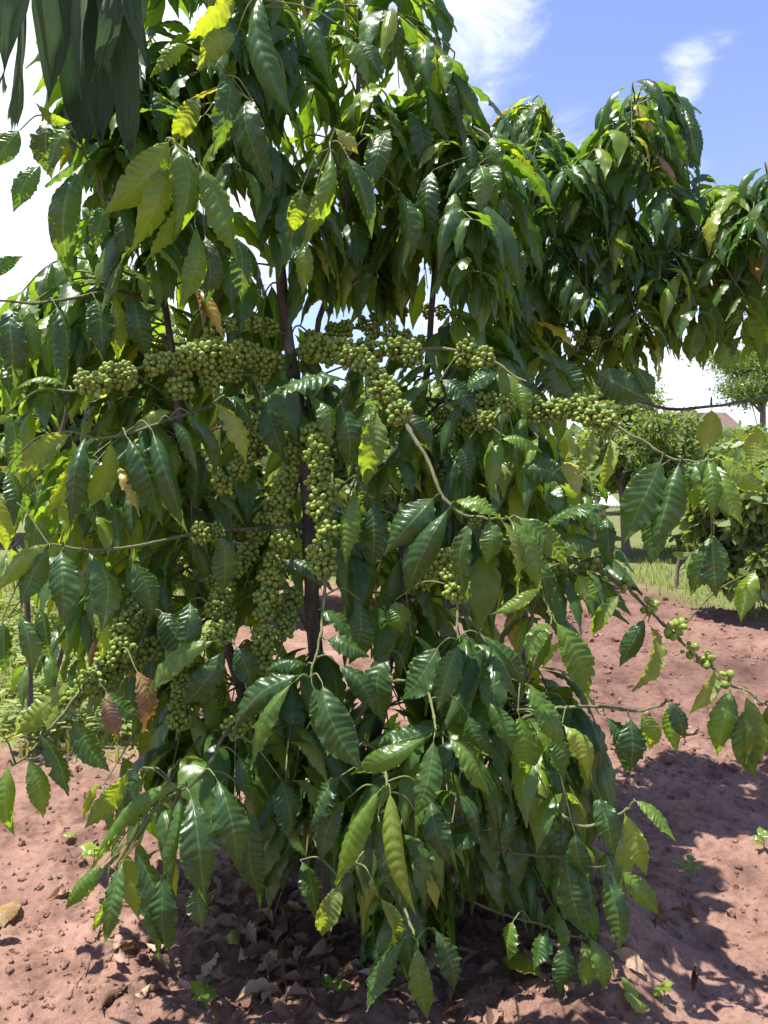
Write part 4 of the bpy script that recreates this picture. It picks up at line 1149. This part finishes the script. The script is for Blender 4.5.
tube(mb, rib, np.linspace(0.022, 0.006, len(rib)), 8)
mb.build('midrib', noise_material('banana_midrib', [(0.3, (0.14, 0.19, 0.06)), (0.7, (0.22, 0.26, 0.09))], 12, 0.5), ban, bb, (0, 0, 0))
ST = [([(4, -100, 1.72), (10, 0, 1.74), (2, 88, 1.75)], 34, 40, 8, 0.22), ([(26, -90, 1.86), (22, 50, 1.90), (13, 127, 1.92)], 14, 19, 14, 0.32),
      ([(50, -80, 1.80), (54, 25, 1.84), (50, 97, 1.86)], 28, 34, 16, 0.15), ([(80, -75, 1.74), (80, 25, 1.77), (81, 92, 1.78)], 22, 27, 10, 0.24),
      ([(96, -75, 1.82), (100, 55, 1.86), (101, 140, 1.87)], 22, 34, 20, -0.05), ([(112, -72, 1.80), (124, 50, 1.83), (130, 152, 1.85)], 20, 34, 24, 0.0), ([(124, -70, 1.77), (132, 5, 1.79), (151, 74, 1.80)], 14, 18, 6, 0.2),
      ([(84, -70, 1.88), (84, 80, 1.92), (84, 142, 1.93)], 30, 50, 40, -0.1), ([(112, -70, 1.73), (112, 15, 1.75), (97, 72, 1.76)], 14, 18, 8, 0.1),
      ([(-30, -110, 1.70), (-40, 0, 1.72), (-45, 110, 1.72)], 40, 46, 30, 0.1)]
for k, (pts, w0, wm, w1, tn) in enumerate(ST):
    mb = MB()
    W3 = [pix(*p) for p in pts]
    d = np.linalg.norm(rib - W3[0], axis=1); W3[0] = rib[int(d.argmin())]
    sc_ = pts[1][2] / F
    strap(mb, W3, w0 * sc_, wm * sc_, w1 * sc_, np.array([0.1 * (k % 3 - 1), -1, 0.1]), tn, 5 + k % 3, 26, k * 3)
    mb.build('leaf_strip', M_BAN, ban, bb, (0, 0, 0))

# ------------------------------------------------------------------ trees and buildings beyond


def small_leaf_cloud(mb, centers, n_each, spread, size, tint, g):
    """loose clumps of small folded leaves"""
    for c, r in centers:
        n = int(n_each * (r / spread) ** 2)
        p = g.normal(size=(n, 3)); p /= np.linalg.norm(p, axis=1)[:, None]
        p = c + p * (r * g.random(n)[:, None] ** 0.45) * np.array([1, 1, 0.85])
        d = g.normal(size=(n, 3)) + np.array([0, 0, -0.5]) + norm(np.array([.01, 0, 0])) * 0
        d /= np.linalg.norm(d, axis=1)[:, None]
        s = np.cross(d, g.normal(size=(n, 3))); s /= np.linalg.norm(s, axis=1)[:, None]
        up = np.cross(s, d)
        ll = size * g.uniform(.6, 1.3, n)[:, None]
        w = ll * 0.24
        V = np.stack([p, p + d * ll * .35 + s * w + up * w * .3, p + d * ll * .75 + s * w * .75 + up * w * .1, p + d * ll, p + d * ll * .75 - s * w * .75 + up * w * .1,
                      p + d * ll * .35 - s * w + up * w * .3, p + d * ll * .5], 1)     # 7 verts
        idx = np.arange(n)[:, None] * 7
        f = np.concatenate([idx + np.array([[0, 1, 2, 6]]), idx + np.array([[6, 2, 3, 4]]), idx + np.array([[0, 6, 4, 5]])])
        uv = np.tile(np.array([[.5, 0], [1, .35], [.9, .75], [.5, 1], [.1, .75], [0, .35], [.5, .5]]), (n, 1))
        tt = np.clip(g.normal(tint, 0.14, n), 0, 1).repeat(7)
        mb.add(V.reshape(-1, 3), f, uv, tt)


def bush(name, x, y, h, rad, label, cat, group, leaf_n=110, size=0.16, tint=0.35, seed=1, trunk_h=None, clumps=26, tr=0.05, flat=1.0):
    g = np.random.default_rng(seed)
    z0 = gz(x, y)
    base = np.array([x, y, z0])
    root = empty(name, base)
    tag(root, label, cat, group)
    th = trunk_h if trunk_h is not None else h * 0.3
    cc = []
    for k in range(clumps):
        v = g.normal(size=3); v /= np.linalg.norm(v)
        rr = g.uniform(0.35, 1.0)
        c = base + np.array([v[0] * rad * rr, v[1] * rad * rr, th + (h - th) * (0.5 + 0.5 * v[2] * rr * flat)])
        cc.append((c, rad * g.uniform(0.15, 0.40)))
    mb = MB()
    small_leaf_cloud(mb, cc, leaf_n, rad * 0.32, size, tint, g)
    mb.build('crown', M_FAR, root, base, (0, 0, 0))
    tb = MB()
    top = base + np.array([g.normal(0, .08) * rad, g.normal(0, .08) * rad, th + (h - th) * 0.55])
    tube(tb, smooth_path([base + [0, 0, -.08], base + [g.normal(0, .05), 0, th * .6], top], 6), np.linspace(tr, tr * .4, 13), 8)
    for c, r in cc[:: max(1, len(cc) // 12)]:
        s = base + (top - base) * g.uniform(0.45, 0.95)
        tube(tb, smooth_path([s, 0.5 * (s + c) + [0, 0, .06], c], 4), np.linspace(tr * .4, tr * .12, 9), 5)
    tb.build('trunk', M_TWIG, root, base, (0, 0, 0))
    return root


def gx_at(px, d):
    return (px - 384) / F * d


bush('coffee_bush', gx_at(748, 7.2), 7.2, 1.6, 0.5, 'leafy coffee bush standing alone at the right edge beyond the tilled soil', 'coffee bush', 'coffee bushes further back', 200, .15, .6, 11, 0.15, 40, .03)
bush('coffee_bush', gx_at(775, 8.6), 8.6, 1.8, 0.75, 'coffee bush behind the one at the right edge, half cut off', 'coffee bush', 'coffee bushes further back', 200, .15, .6, 12, 0.2, 36, .03)
bush('coffee_bush', gx_at(690, 13), 13, 1.7, 0.95, 'rounded pale green bush between the slender tree and the right-hand bushes', 'coffee bush', 'coffee bushes further back', 220, .16, .6, 13, 0.2, 36, .04)
bush('broadleaf_tree', gx_at(628, 12.4), 12.4, 2.5, 1.2, 'small spreading tree on a bare trunk at the edge of the tilled soil', 'tree', 'trees beyond the plot', 420, .12, .65, 14, 1.0, 34, .085)
bush('coffee_bush', gx_at(520, 9.5), 9.5, 1.9, 0.9, 'coffee bush seen behind the trunk of the second coffee tree', 'coffee bush', 'coffee bushes further back', 220, .17, .6, 15, 0.2, 36, .03)
bush('coffee_bush', gx_at(400, 8.0), 8.0, 1.7, 0.8, 'coffee bush glimpsed through the middle of the front tree', 'coffee bush', 'coffee bushes further back', 220, .17, .6, 16, 0.2, 36, .03)
bush('coffee_bush', gx_at(255, 7.5), 7.5, 1.9, 0.85, 'coffee bush glimpsed behind the hanging berry strings', 'coffee bush', 'coffee bushes further back', 220, .17, .6, 17, 0.2, 36, .03)
bush('coffee_bush', gx_at(120, 7.0), 7.0, 1.7, 0.8, 'coffee bush behind the weedy grass on the left', 'coffee bush', 'coffee bushes further back', 220, .17, .6, 18, 0.2, 36, .03)
bush('broadleaf_tree', gx_at(110, 17), 17, 5.6, 2.4, 'tall rounded tree far behind on the left, top against the cloud', 'tree', 'trees beyond the plot', 330, .3, .3, 21, 1.2, 60, .14)
bush('broadleaf_tree', gx_at(-20, 15), 15, 4.2, 2.0, 'broad tree far behind at the left edge of the view', 'tree', 'trees beyond the plot', 330, .3, .35, 22, 1.0, 50, .12)
bush('broadleaf_tree', gx_at(230, 18), 18, 4.4, 2.3, 'tree far behind the left half of the front tree', 'tree', 'trees beyond the plot', 330, .3, .35, 23, 1.0, 50, .12)
bush('broadleaf_tree', gx_at(350, 19), 19, 3.6, 2.2, 'low tree far behind the middle of the front tree', 'tree', 'trees beyond the plot', 330, .3, .35, 24, .9, 50, .12)
bush('broadleaf_tree', gx_at(470, 20), 20, 3.6, 2.2, 'low tree far behind between the two front trees', 'tree', 'trees beyond the plot', 330, .3, .35, 25, .9, 50, .12)
bush('broadleaf_tree', gx_at(655, 24), 24, 2.9, 2.2, 'rounded dark tree behind the slender one, touching the white cloud', 'tree', 'trees beyond the plot', 450, .2, .5, 26, .9, 50, .12)
bush('broadleaf_tree', gx_at(735, 22), 22, 2.6, 1.8, 'bushy tree under the brown roof on the right', 'tree', 'trees beyond the plot', 450, .2, .55, 27, .8, 50, .12)


def acacia(px, d, h, spread, label, seed, tiers=5):
    g = np.random.default_rng(seed)
    x, y = gx_at(px, d), d
    base = np.array([x, y, gz(x, y)])
    root = empty('acacia_tree', base); tag(root, label, 'tree', 'feathery trees on the skyline')
    tb, cb = MB(), MB()
    top = base + np.array([0, 0, h * .9])
    tube(tb, smooth_path([base + [0, 0, -.1], base + [.1, 0, h * .5], top], 6), np.linspace(.16, .05, 13), 8)
    for k in range(tiers * 5):
        a = g.uniform(0, 6.28); rr = spread * g.uniform(.3, 1.0)
        zz = h * (0.74 + 0.26 * g.integers(0, tiers) / (tiers - 1)) + g.normal(0, .1)
        e = base + np.array([math.cos(a) * rr, math.sin(a) * rr, zz])
        s = base + np.array([0, 0, zz * .82])
        tube(tb, smooth_path([s, 0.5 * (s + e) + [0, 0, .12], e], 5), np.linspace(.045, .012, 11), 5)
        for q in range(4):
            c = s + (e - s) * (0.45 + .18 * q) + g.normal(0, .12, 3) * [1, 1, .5]
            n = 150
            p = g.normal(size=(n, 3)) * np.array([.42, .42, .07]) + c
            small = np.stack([p, p + g.normal(0, .06, (n, 3)) + [0.03, 0, 0], p + g.normal(0, .06, (n, 3))], 1).reshape(-1, 3)
            cb.add(small, np.arange(n * 3).reshape(-1, 3), None, g.uniform(.2, .6))
    cb.build('crown', M_FAR, root, base, (0, 0, 0)); tb.build('trunk', M_TWIG, root, base, (0, 0, 0))


acacia(758, 26, 5.9, 1.7, 'feathery flat topped tree on the skyline at the right edge', 5)
acacia(600, 30, 5.4, 2.2, 'feathery tree on the skyline seen under the second coffee tree', 6)

# buildings
M_WALL = noise_material('plaster_wall', [(0.3, (0.42, 0.30, 0.25)), (0.7, (0.55, 0.42, 0.36))], 3, .9, .2)
M_TIN = noise_material('pale_metal_roof', [(0.3, (0.55, 0.57, 0.60)), (0.7, (0.74, 0.75, 0.78))], 2, .45, .1, spec=.6)
M_THATCH = noise_material('brown_roof', [(0.3, (0.10, 0.065, 0.05)), (0.7, (0.17, 0.115, 0.09))], 6, .8, .5)
M_DOOR = noise_material('dark_door', [(0.3, (0.05, 0.05, 0.055)), (0.7, (0.09, 0.08, 0.08))], 6, .6, .2)


def boxv(mb, lo, hi):
    x0, y0, z0 = lo; x1, y1, z1 = hi
    V = [(x0, y0, z0), (x1, y0, z0), (x1, y1, z0), (x0, y1, z0), (x0, y0, z1), (x1, y0, z1), (x1, y1, z1), (x0, y1, z1)]
    Fq = [(0, 3, 2, 1), (4, 5, 6, 7), (0, 1, 5, 4), (1, 2, 6, 5), (2, 3, 7, 6), (3, 0, 4, 7)]
    mb.add(np.array(V), np.array(Fq))


def house(x, y, w, dp, hw, rise, mroof, label, ribs=0, slope=None):
    z = gz(x, y)
    base = np.array([x, y, z])
    root = empty('shed', base); tag(root, label, 'shed')
    mb = MB(); boxv(mb, (x - w / 2, y, z - .2), (x + w / 2, y + dp, z + hw))
    wall = mb.build('wall', M_WALL, root, base, (0, 0, 0), smooth=False)
    # gable walls under the ridge
    gb = MB()
    ov = 0.22
    t = .05
    for s in (-1, 1):
        y0 = y + dp / 2; e = y + dp / 2 + s * (dp / 2 + ov)
        ze = z + hw + .01 - rise * ov / (dp / 2)
        zr = z + hw + rise + .01
        nseg = 60
        xs = np.linspace(x - w / 2 - ov, x + w / 2 + ov, nseg + 1)
        wv = 0.012 * np.cos(np.arange(nseg + 1) * math.pi)
        top = np.concatenate([np.stack([xs, np.full(nseg + 1, y0 + s * 0.002), zr + wv], 1), np.stack([xs, np.full(nseg + 1, e), ze + wv], 1)])
        bot = top - np.array([0, 0, t])
        i = np.arange(nseg)
        m_ = nseg + 1
        V = np.concatenate([top, bot])
        f1 = np.stack([i, i + 1, i + 1 + m_, i + m_], 1)
        f2 = f1[:, ::-1] + 2 * m_
        f3 = np.stack([i + m_, i + 1 + m_, i + 1 + 3 * m_, i + 3 * m_], 1)
        gb.add(V, np.concatenate([f1, f2, f3]))
    gb.build('roof', mroof, root, base, (0, 0, 0), smooth=False)
    pb = MB()
    for sx in (-1, 1):
        xx = x + sx * (w / 2 - .04)
        V = np.array([(xx - .04, y + .02, z + hw - .002), (xx - .04, y + dp - .02, z + hw - .002), (xx - .04, y + dp / 2, z + hw + rise - .06), (xx + .04, y + .02, z + hw - .002), (xx + .04, y + dp - .02, z + hw - .002), (xx + .04, y + dp / 2, z + hw + rise - .06)])
        pb.add(V, np.array([(0, 1, 2), (3, 5, 4)]))
    pb.build('gable', M_WALL, root, base, (0, 0, 0), smooth=False)
    db = MB(); boxv(db, (x - w * .2, y - .03, z), (x - w * .2 + .7, y + .03, z + hw * .85)); db.build('door', M_DOOR, root, base, (0, 0, 0), smooth=False)
    return root


house(gx_at(566, 15.5), 15.5, 1.7, 2.0, 0.78, 0.32, M_TIN, 'low shed with pale sheet metal roof seen between the trees')
house(gx_at(716, 30), 30, 2.0, 4.0, 2.95, 0.95, M_THATCH, 'far house with a brown roof rising above the bushes on the right')

# far wood closing the horizon
g = np.random.default_rng(99)
fw = MB()
for k in range(150):
    a = R(-62 + 124 * k / 149) + g.normal(0, .01)
    dd = g.uniform(48, 75)
    hh = g.uniform(2.2, 4.6)
    c = np.array([math.sin(a) * dd, math.cos(a) * dd, 0])
    small_leaf_cloud(fw, [(c + [g.normal(0, 1.0), 0, hh * f], hh * .42) for f in (.25, .5, .75)], 90, 1.2, .75, .3, g)
tag(fw.build('far_wood', M_FAR), 'low green line of trees along the horizon', 'wood', None, 'stuff')

# stakes in the far soil
for px, d, h, lab in ((678, 9.0, .42, 'short dark wooden stake standing in the tilled soil before the small tree'),):
    x = gx_at(px, d); z = gz(x, d)
    mb = MB(); tube(mb, smooth_path([(x, d, z - .05), (x + .015, d, z + h * .5), (x + .04, d - .01, z + h)], 5), np.linspace(.028, .02, 11), 7, 0, .08)
    tube(mb, smooth_path([(x + .02, d, z + h * .55), (x + .06, d, z + h * .7), (x + .09, d, z + h * .95)], 4), np.linspace(.012, .008, 9), 6, 0, .08)
    tag(mb.build('wooden_stake', M_TWIG, None, (x, d, z)), lab, 'stake')

# ------------------------------------------------------------------ grass and weeds
M_GRASS = leaf_material('grass_blade', stops=[(0, (0.06, 0.11, 0.02)), (0.5, (0.13, 0.19, 0.035)), (0.8, (0.24, 0.27, 0.06)), (1, (0.36, 0.30, 0.13))], rough=.55, trans=.3, bump=0, vein_amt=.2)


def blades(mb, n, xr, yr, hmin, hmax, g):
    x = g.uniform(*xr, n * 3); y = g.uniform(*yr, n * 3)
    k = g.random(n * 3) < np.clip(grass_mask(x, y) * 1.3 - 0.1, 0, 1) * (0.35 + 0.65 * (fbm(x * 2, y * 2, 88, 2) > -0.15))
    x, y = x[k][:n], y[k][:n]
    m = len(x)
    z = ground_h(x, y, False)
    p = np.stack([x, y, z - .01], 1)
    h = g.uniform(hmin, hmax, m)[:, None]
    a = g.uniform(0, 6.28, m)
    d = np.stack([np.cos(a), np.sin(a), 0 * a], 1)
    s = np.stack([-np.sin(a), np.cos(a), 0 * a], 1)
    ln = g.uniform(.2, .9, m)[:, None]
    w = h * g.uniform(.03, .09, m)[:, None]
    up = np.array([0, 0, 1.0])
    q1 = p + up * h * .6 + d * h * .25 * ln
    q2 = p + up * h * .95 + d * h * .8 * ln
    V = np.stack([p - s * w, p + s * w, q1 + s * w * .8, q1 - s * w * .8, q2], 1)
    i = np.arange(m)[:, None] * 5
    uv = np.tile(np.array([[0, 0], [1, 0], [1, .6], [0, .6], [.5, 1]]), (m, 1))
    t = np.clip(g.normal(.5, .22, m), 0, 1).repeat(5)
    off = mb.n
    mb.add(V.reshape(-1, 3), i + np.array([[0, 1, 2, 3]]), uv, t)
    mb.f.append(i + np.array([[3, 2, 4]]) + off)


gm = MB()
blades(gm, 16000, (-4.2, -0.9), (3.2, 7.5), .03, .10, g)
blades(gm, 9000, (-6, 2.5), (7.5, 14), .08, .24, g)
blades(gm, 9000, (1.0, 8), (4.8, 14), .04, .12, g)
tag(gm.build('grass', M_GRASS), 'sunlit weedy grass beside and beyond the bare soil', 'grass', None, 'stuff')
wd = MB()
for k in range(800):
    for _ in range(30):
        x, y = g.uniform(-4, -0.9), g.uniform(3.3, 8)
        if grass_mask(x, y) > .35:
            break
    z = gz(x, y)
    for q in range(g.integers(5, 10)):
        a = g.uniform(0, 6.28)
        l = g.uniform(.04, .09)
        b = np.array([x + g.normal(0, .03), y + g.normal(0, .03), z + g.uniform(.02, .12)])
        leaf(wd, b, b + [math.cos(a) * l, math.sin(a) * l, g.uniform(-.02, .03)], ZUP, l * .55, .1, .1, 4, 2, 3, 0, 0, float(np.clip(g.normal(.55, .15), .2, .8)))
tag(wd.build('weeds', M_GRASS), 'low broad leaved weeds growing among the grass on the left', 'weeds', None, 'stuff')

# ------------------------------------------------------------------ litter, clods, fallen leaves, seedlings
M_DRY = leaf_material('dry_leaf', stops=[(0, (0.085, 0.048, 0.030)), (0.4, (0.17, 0.10, 0.065)), (0.75, (0.33, 0.22, 0.15)), (1, (0.50, 0.38, 0.28))], rough=.7, trans=.12, bump=.5, vein_amt=.0, spec=.25, under_col=(0.15, 0.105, 0.08))
dry_meshes = []
for k in range(14):
    mb = MB()
    l = random.uniform(.055, .125)
    leaf(mb, (0, 0, 0), (l, 0, 0), ZUP, l * .45, random.uniform(-.1, .35), random.uniform(-1.3, 1.3), 24, 8, 9, .06, random.uniform(-2.0, 2.0), random.uniform(.0, .95) ** 1.25, random.uniform(-.2, .2), .10)
    dry_meshes.append(mb.mesh('dry_leaf', M_DRY))
cnt = 0
while cnt < 290:
    if cnt < 245:
        x, y = TREE[0] + rng.normal(0.04, .36), TREE[1] - 0.08 + rng.normal(0, .20)
    else:
        x, y = TREE[0] + rng.normal(0.1, .6), TREE[1] - .05 + rng.normal(0, .3)
    if y < 1.85:
        continue
    o = bpy.data.objects.new('dry_leaf', random.choice(dry_meshes))
    COL.objects.link(o)
    o.location = (x, y, gz(x, y) + random.uniform(.004, .026))
    o.rotation_euler = (random.uniform(-.5, .5), random.uniform(-.35, .35), random.uniform(0, 6.28))
    tag(o, 'dry curled brown leaf lying in the litter under the front coffee tree', 'fallen leaf', 'dry brown leaves under the front tree')
    cnt += 1


def ground_hit(px, py):
    d = 1.5
    while d < 60:
        p = pix(px, py, d)
        if p[2] <= gz(p[0], p[1]):
            return p
        d += .01
    return p


def fallen(px0, py0, px1, py1, w, tint, label, mat=None, fold=.3):
    a, b = ground_hit(px0, py0), ground_hit(px1, py1)
    a[2] = gz(a[0], a[1]) + .02; b[2] = gz(b[0], b[1]) + .018
    mb = MB()
    leaf(mb, a, b, ZUP + np.array([0, -.25, 0]), w, .10, fold, 40, 8, 11, .04, .3, tint, .10, .05)
    tag(mb.build('fallen_leaf', mat or M_LEAF, None, a), label, 'fallen leaf', 'leaves fallen on the bare soil')


fallen(512, 962, 549, 987, .085, .66, 'pale yellow-green fallen leaf below the low shoots, curled on dark soil')
fallen(620, 985, 640, 1002, .05, .55, 'small green fallen leaf, upper of two on shaded soil at bottom')
fallen(622, 1000, 649, 1017, .05, .68, 'yellowish fallen leaf, lower of two on shaded soil at bottom')
fallen(232, 938, 240, 953, .05, .8, 'yellow spotted fallen leaf on the brown litter heap')
fallen(62, 842, 76, 838, .03, .7, 'tiny bright yellow-green leaf fallen on lit soil at left')
fallen(575, 992, 566, 1000, .03, .98, 'small brown leaf curled on the shaded soil under the low shoots', M_LEAF)
fallen(645, 862, 660, 866, .03, .98, 'brown scrap of leaf on the dark bank at right', M_LEAF)
fallen(20, 905, 4, 935, .08, .97, 'olive brown leaf lying at the lower left edge', M_LEAF)

# soil clods: uncountable crumbs
cm = MB()
ico_v = np.array([(0, 0, 1), (.894, 0, .447), (.276, .851, .447), (-.724, .526, .447), (-.724, -.526, .447), (.276, -.851, .447), (.724, .526, -.447), (-.276, .851, -.447), (-.894, 0, -.447), (-.276, -.851, -.447), (.724, -.526, -.447), (0, 0, -1)])
ico_f = np.array([(0, 1, 2), (0, 2, 3), (0, 3, 4), (0, 4, 5), (0, 5, 1), (1, 6, 2), (2, 7, 3), (3, 8, 4), (4, 9, 5), (5, 10, 1), (6, 7, 2), (7, 8, 3), (8, 9, 4), (9, 10, 5), (10, 6, 1), (6, 11, 7), (7, 11, 8), (8, 11, 9), (9, 11, 10), (10, 11, 6)])


def subdivide(v, f):
    v = list(map(tuple, v)); cache = {}; out = []

    def mid(a, b):
        k = (min(a, b), max(a, b))
        if k not in cache:
            m = np.array(v[a]) + np.array(v[b]); m /= np.linalg.norm(m)
            v.append(tuple(m)); cache[k] = len(v) - 1
        return cache[k]
    for a, b, c in f:
        x, y, z = mid(a, b), mid(b, c), mid(c, a)
        out += [(a, x, z), (b, y, x), (c, z, y), (x, y, z)]
    return np.array(v), np.array(out)


ico2_v, ico2_f = subdivide(ico_v, ico_f)
for k in range(5000):
    u = random.random()
    if u < .45:
        x, y = TREE[0] + rng.normal(-.1, .75), TREE[1] - .1 + rng.normal(0, .42)
    elif u < .7:
        x, y = rng.uniform(-1.6, 2.0), rng.uniform(1.7, 4.2)
    else:
        x, y = rng.uniform(.2, 4.0), rng.uniform(3.2, 8.5)
    if y < 1.65:
        continue
    far = y > 3.3
    s = abs(rng.normal(0, .0042 if not far else .010)) + .0025
    if random.random() < .025:
        s *= 2.4
    jit = 1 + rng.normal(0, .22, (len(ico2_v), 1))
    V = ico2_v * jit * s * rng.uniform(.6, 1.25, 3) + [x, y, gz(x, y) + s * .15]
    cm.add(V, ico2_f)
tag(cm.build('soil_clods', M_SOIL, smooth=False), 'crumbled clods of red soil strewn over the ground', 'soil clods', None, 'stuff')

# twigs lying in the litter
for k, (pts, r, lab) in enumerate([
        ([(300, 845), (292, 880), (272, 930), (268, 985)], .004, 'thin bare twig standing out of the litter left of the trunk base'),
        ([(100, 930), (86, 975), (70, 1000)], .0025, 'pale thin dry stalk lying on the soil at lower left'),
        ([(560, 900), (585, 915), (600, 930)], .0025, 'thin twig lying on the dark bank right of the low shoots')]):
    W3 = []
    for i, p in enumerate(pts):
        q = ground_hit(*p); q[2] = gz(q[0], q[1]) + .012 + (.05 if (k == 0 and i < 2) else .0)
        W3.append(q)
    mb = MB(); tube(mb, smooth_path(W3, 6), np.linspace(r, r * .5, 6 * (len(pts) - 1) + 1), 6, 0, .1)
    tag(mb.build('fallen_twig', M_TWIG, None, W3[0]), lab, 'twig', 'twigs on the ground')


def seedling(px, py, label, leaves, height=.06, size=.04, tint=.6, seed=0):
    g = np.random.default_rng(seed)
    b = ground_hit(px, py); b[2] = gz(b[0], b[1])
    root = empty('weed_seedling', b); tag(root, label, 'weed', 'small weeds on the bare soil')
    st = MB(); lf = MB()
    top = b + [g.normal(0, .01), g.normal(0, .01), height]
    tube(st, smooth_path([b - [0, 0, .01], 0.5 * (b + top) + [.004, 0, 0], top], 5), np.linspace(.0022, .0014, 11), 5, .8)
    for i in range(leaves):
        a = i * 2.4 + g.uniform(0, .6)
        l = size * g.uniform(.7, 1.25)
        s = b + (top - b) * g.uniform(.45, 1)
        e = s + [math.cos(a) * l, math.sin(a) * l, l * g.uniform(.0, .5)]
        leaf(lf, s, e, norm(ZUP + [0, -.3, 0]), l * .6, .12, .1, 14, 5, 5, .03, 0, float(np.clip(g.normal(tint, .06), .2, .84)))
    st.build('stem', M_BARK, root, b, (0, 0, 0)); lf.build('leaf', M_LEAF, root, b, (0, 0, 0))


seedling(92, 868, 'bright yellow-green weed seedling on lit soil beside the low left leaves', 8, .09, .06, .6, 3)
seedling(206, 1008, 'small pale weed growing at the front edge of the leaf litter', 7, .04, .045, .5, 4)
seedling(335, 1000, 'tiny weed sprouting from the litter below the trunk', 6, .05, .045, .5, 5)
seedling(662, 1008, 'tiny light green sprout on shaded soil at bottom right', 5, .04, .03, .6, 6)
seedling(692, 880, 'small thin weed on the dappled bank at right', 5, .06, .05, .45, 7)
seedling(764, 848, 'green sprout at the right edge on lit soil', 5, .05, .05, .45, 8)
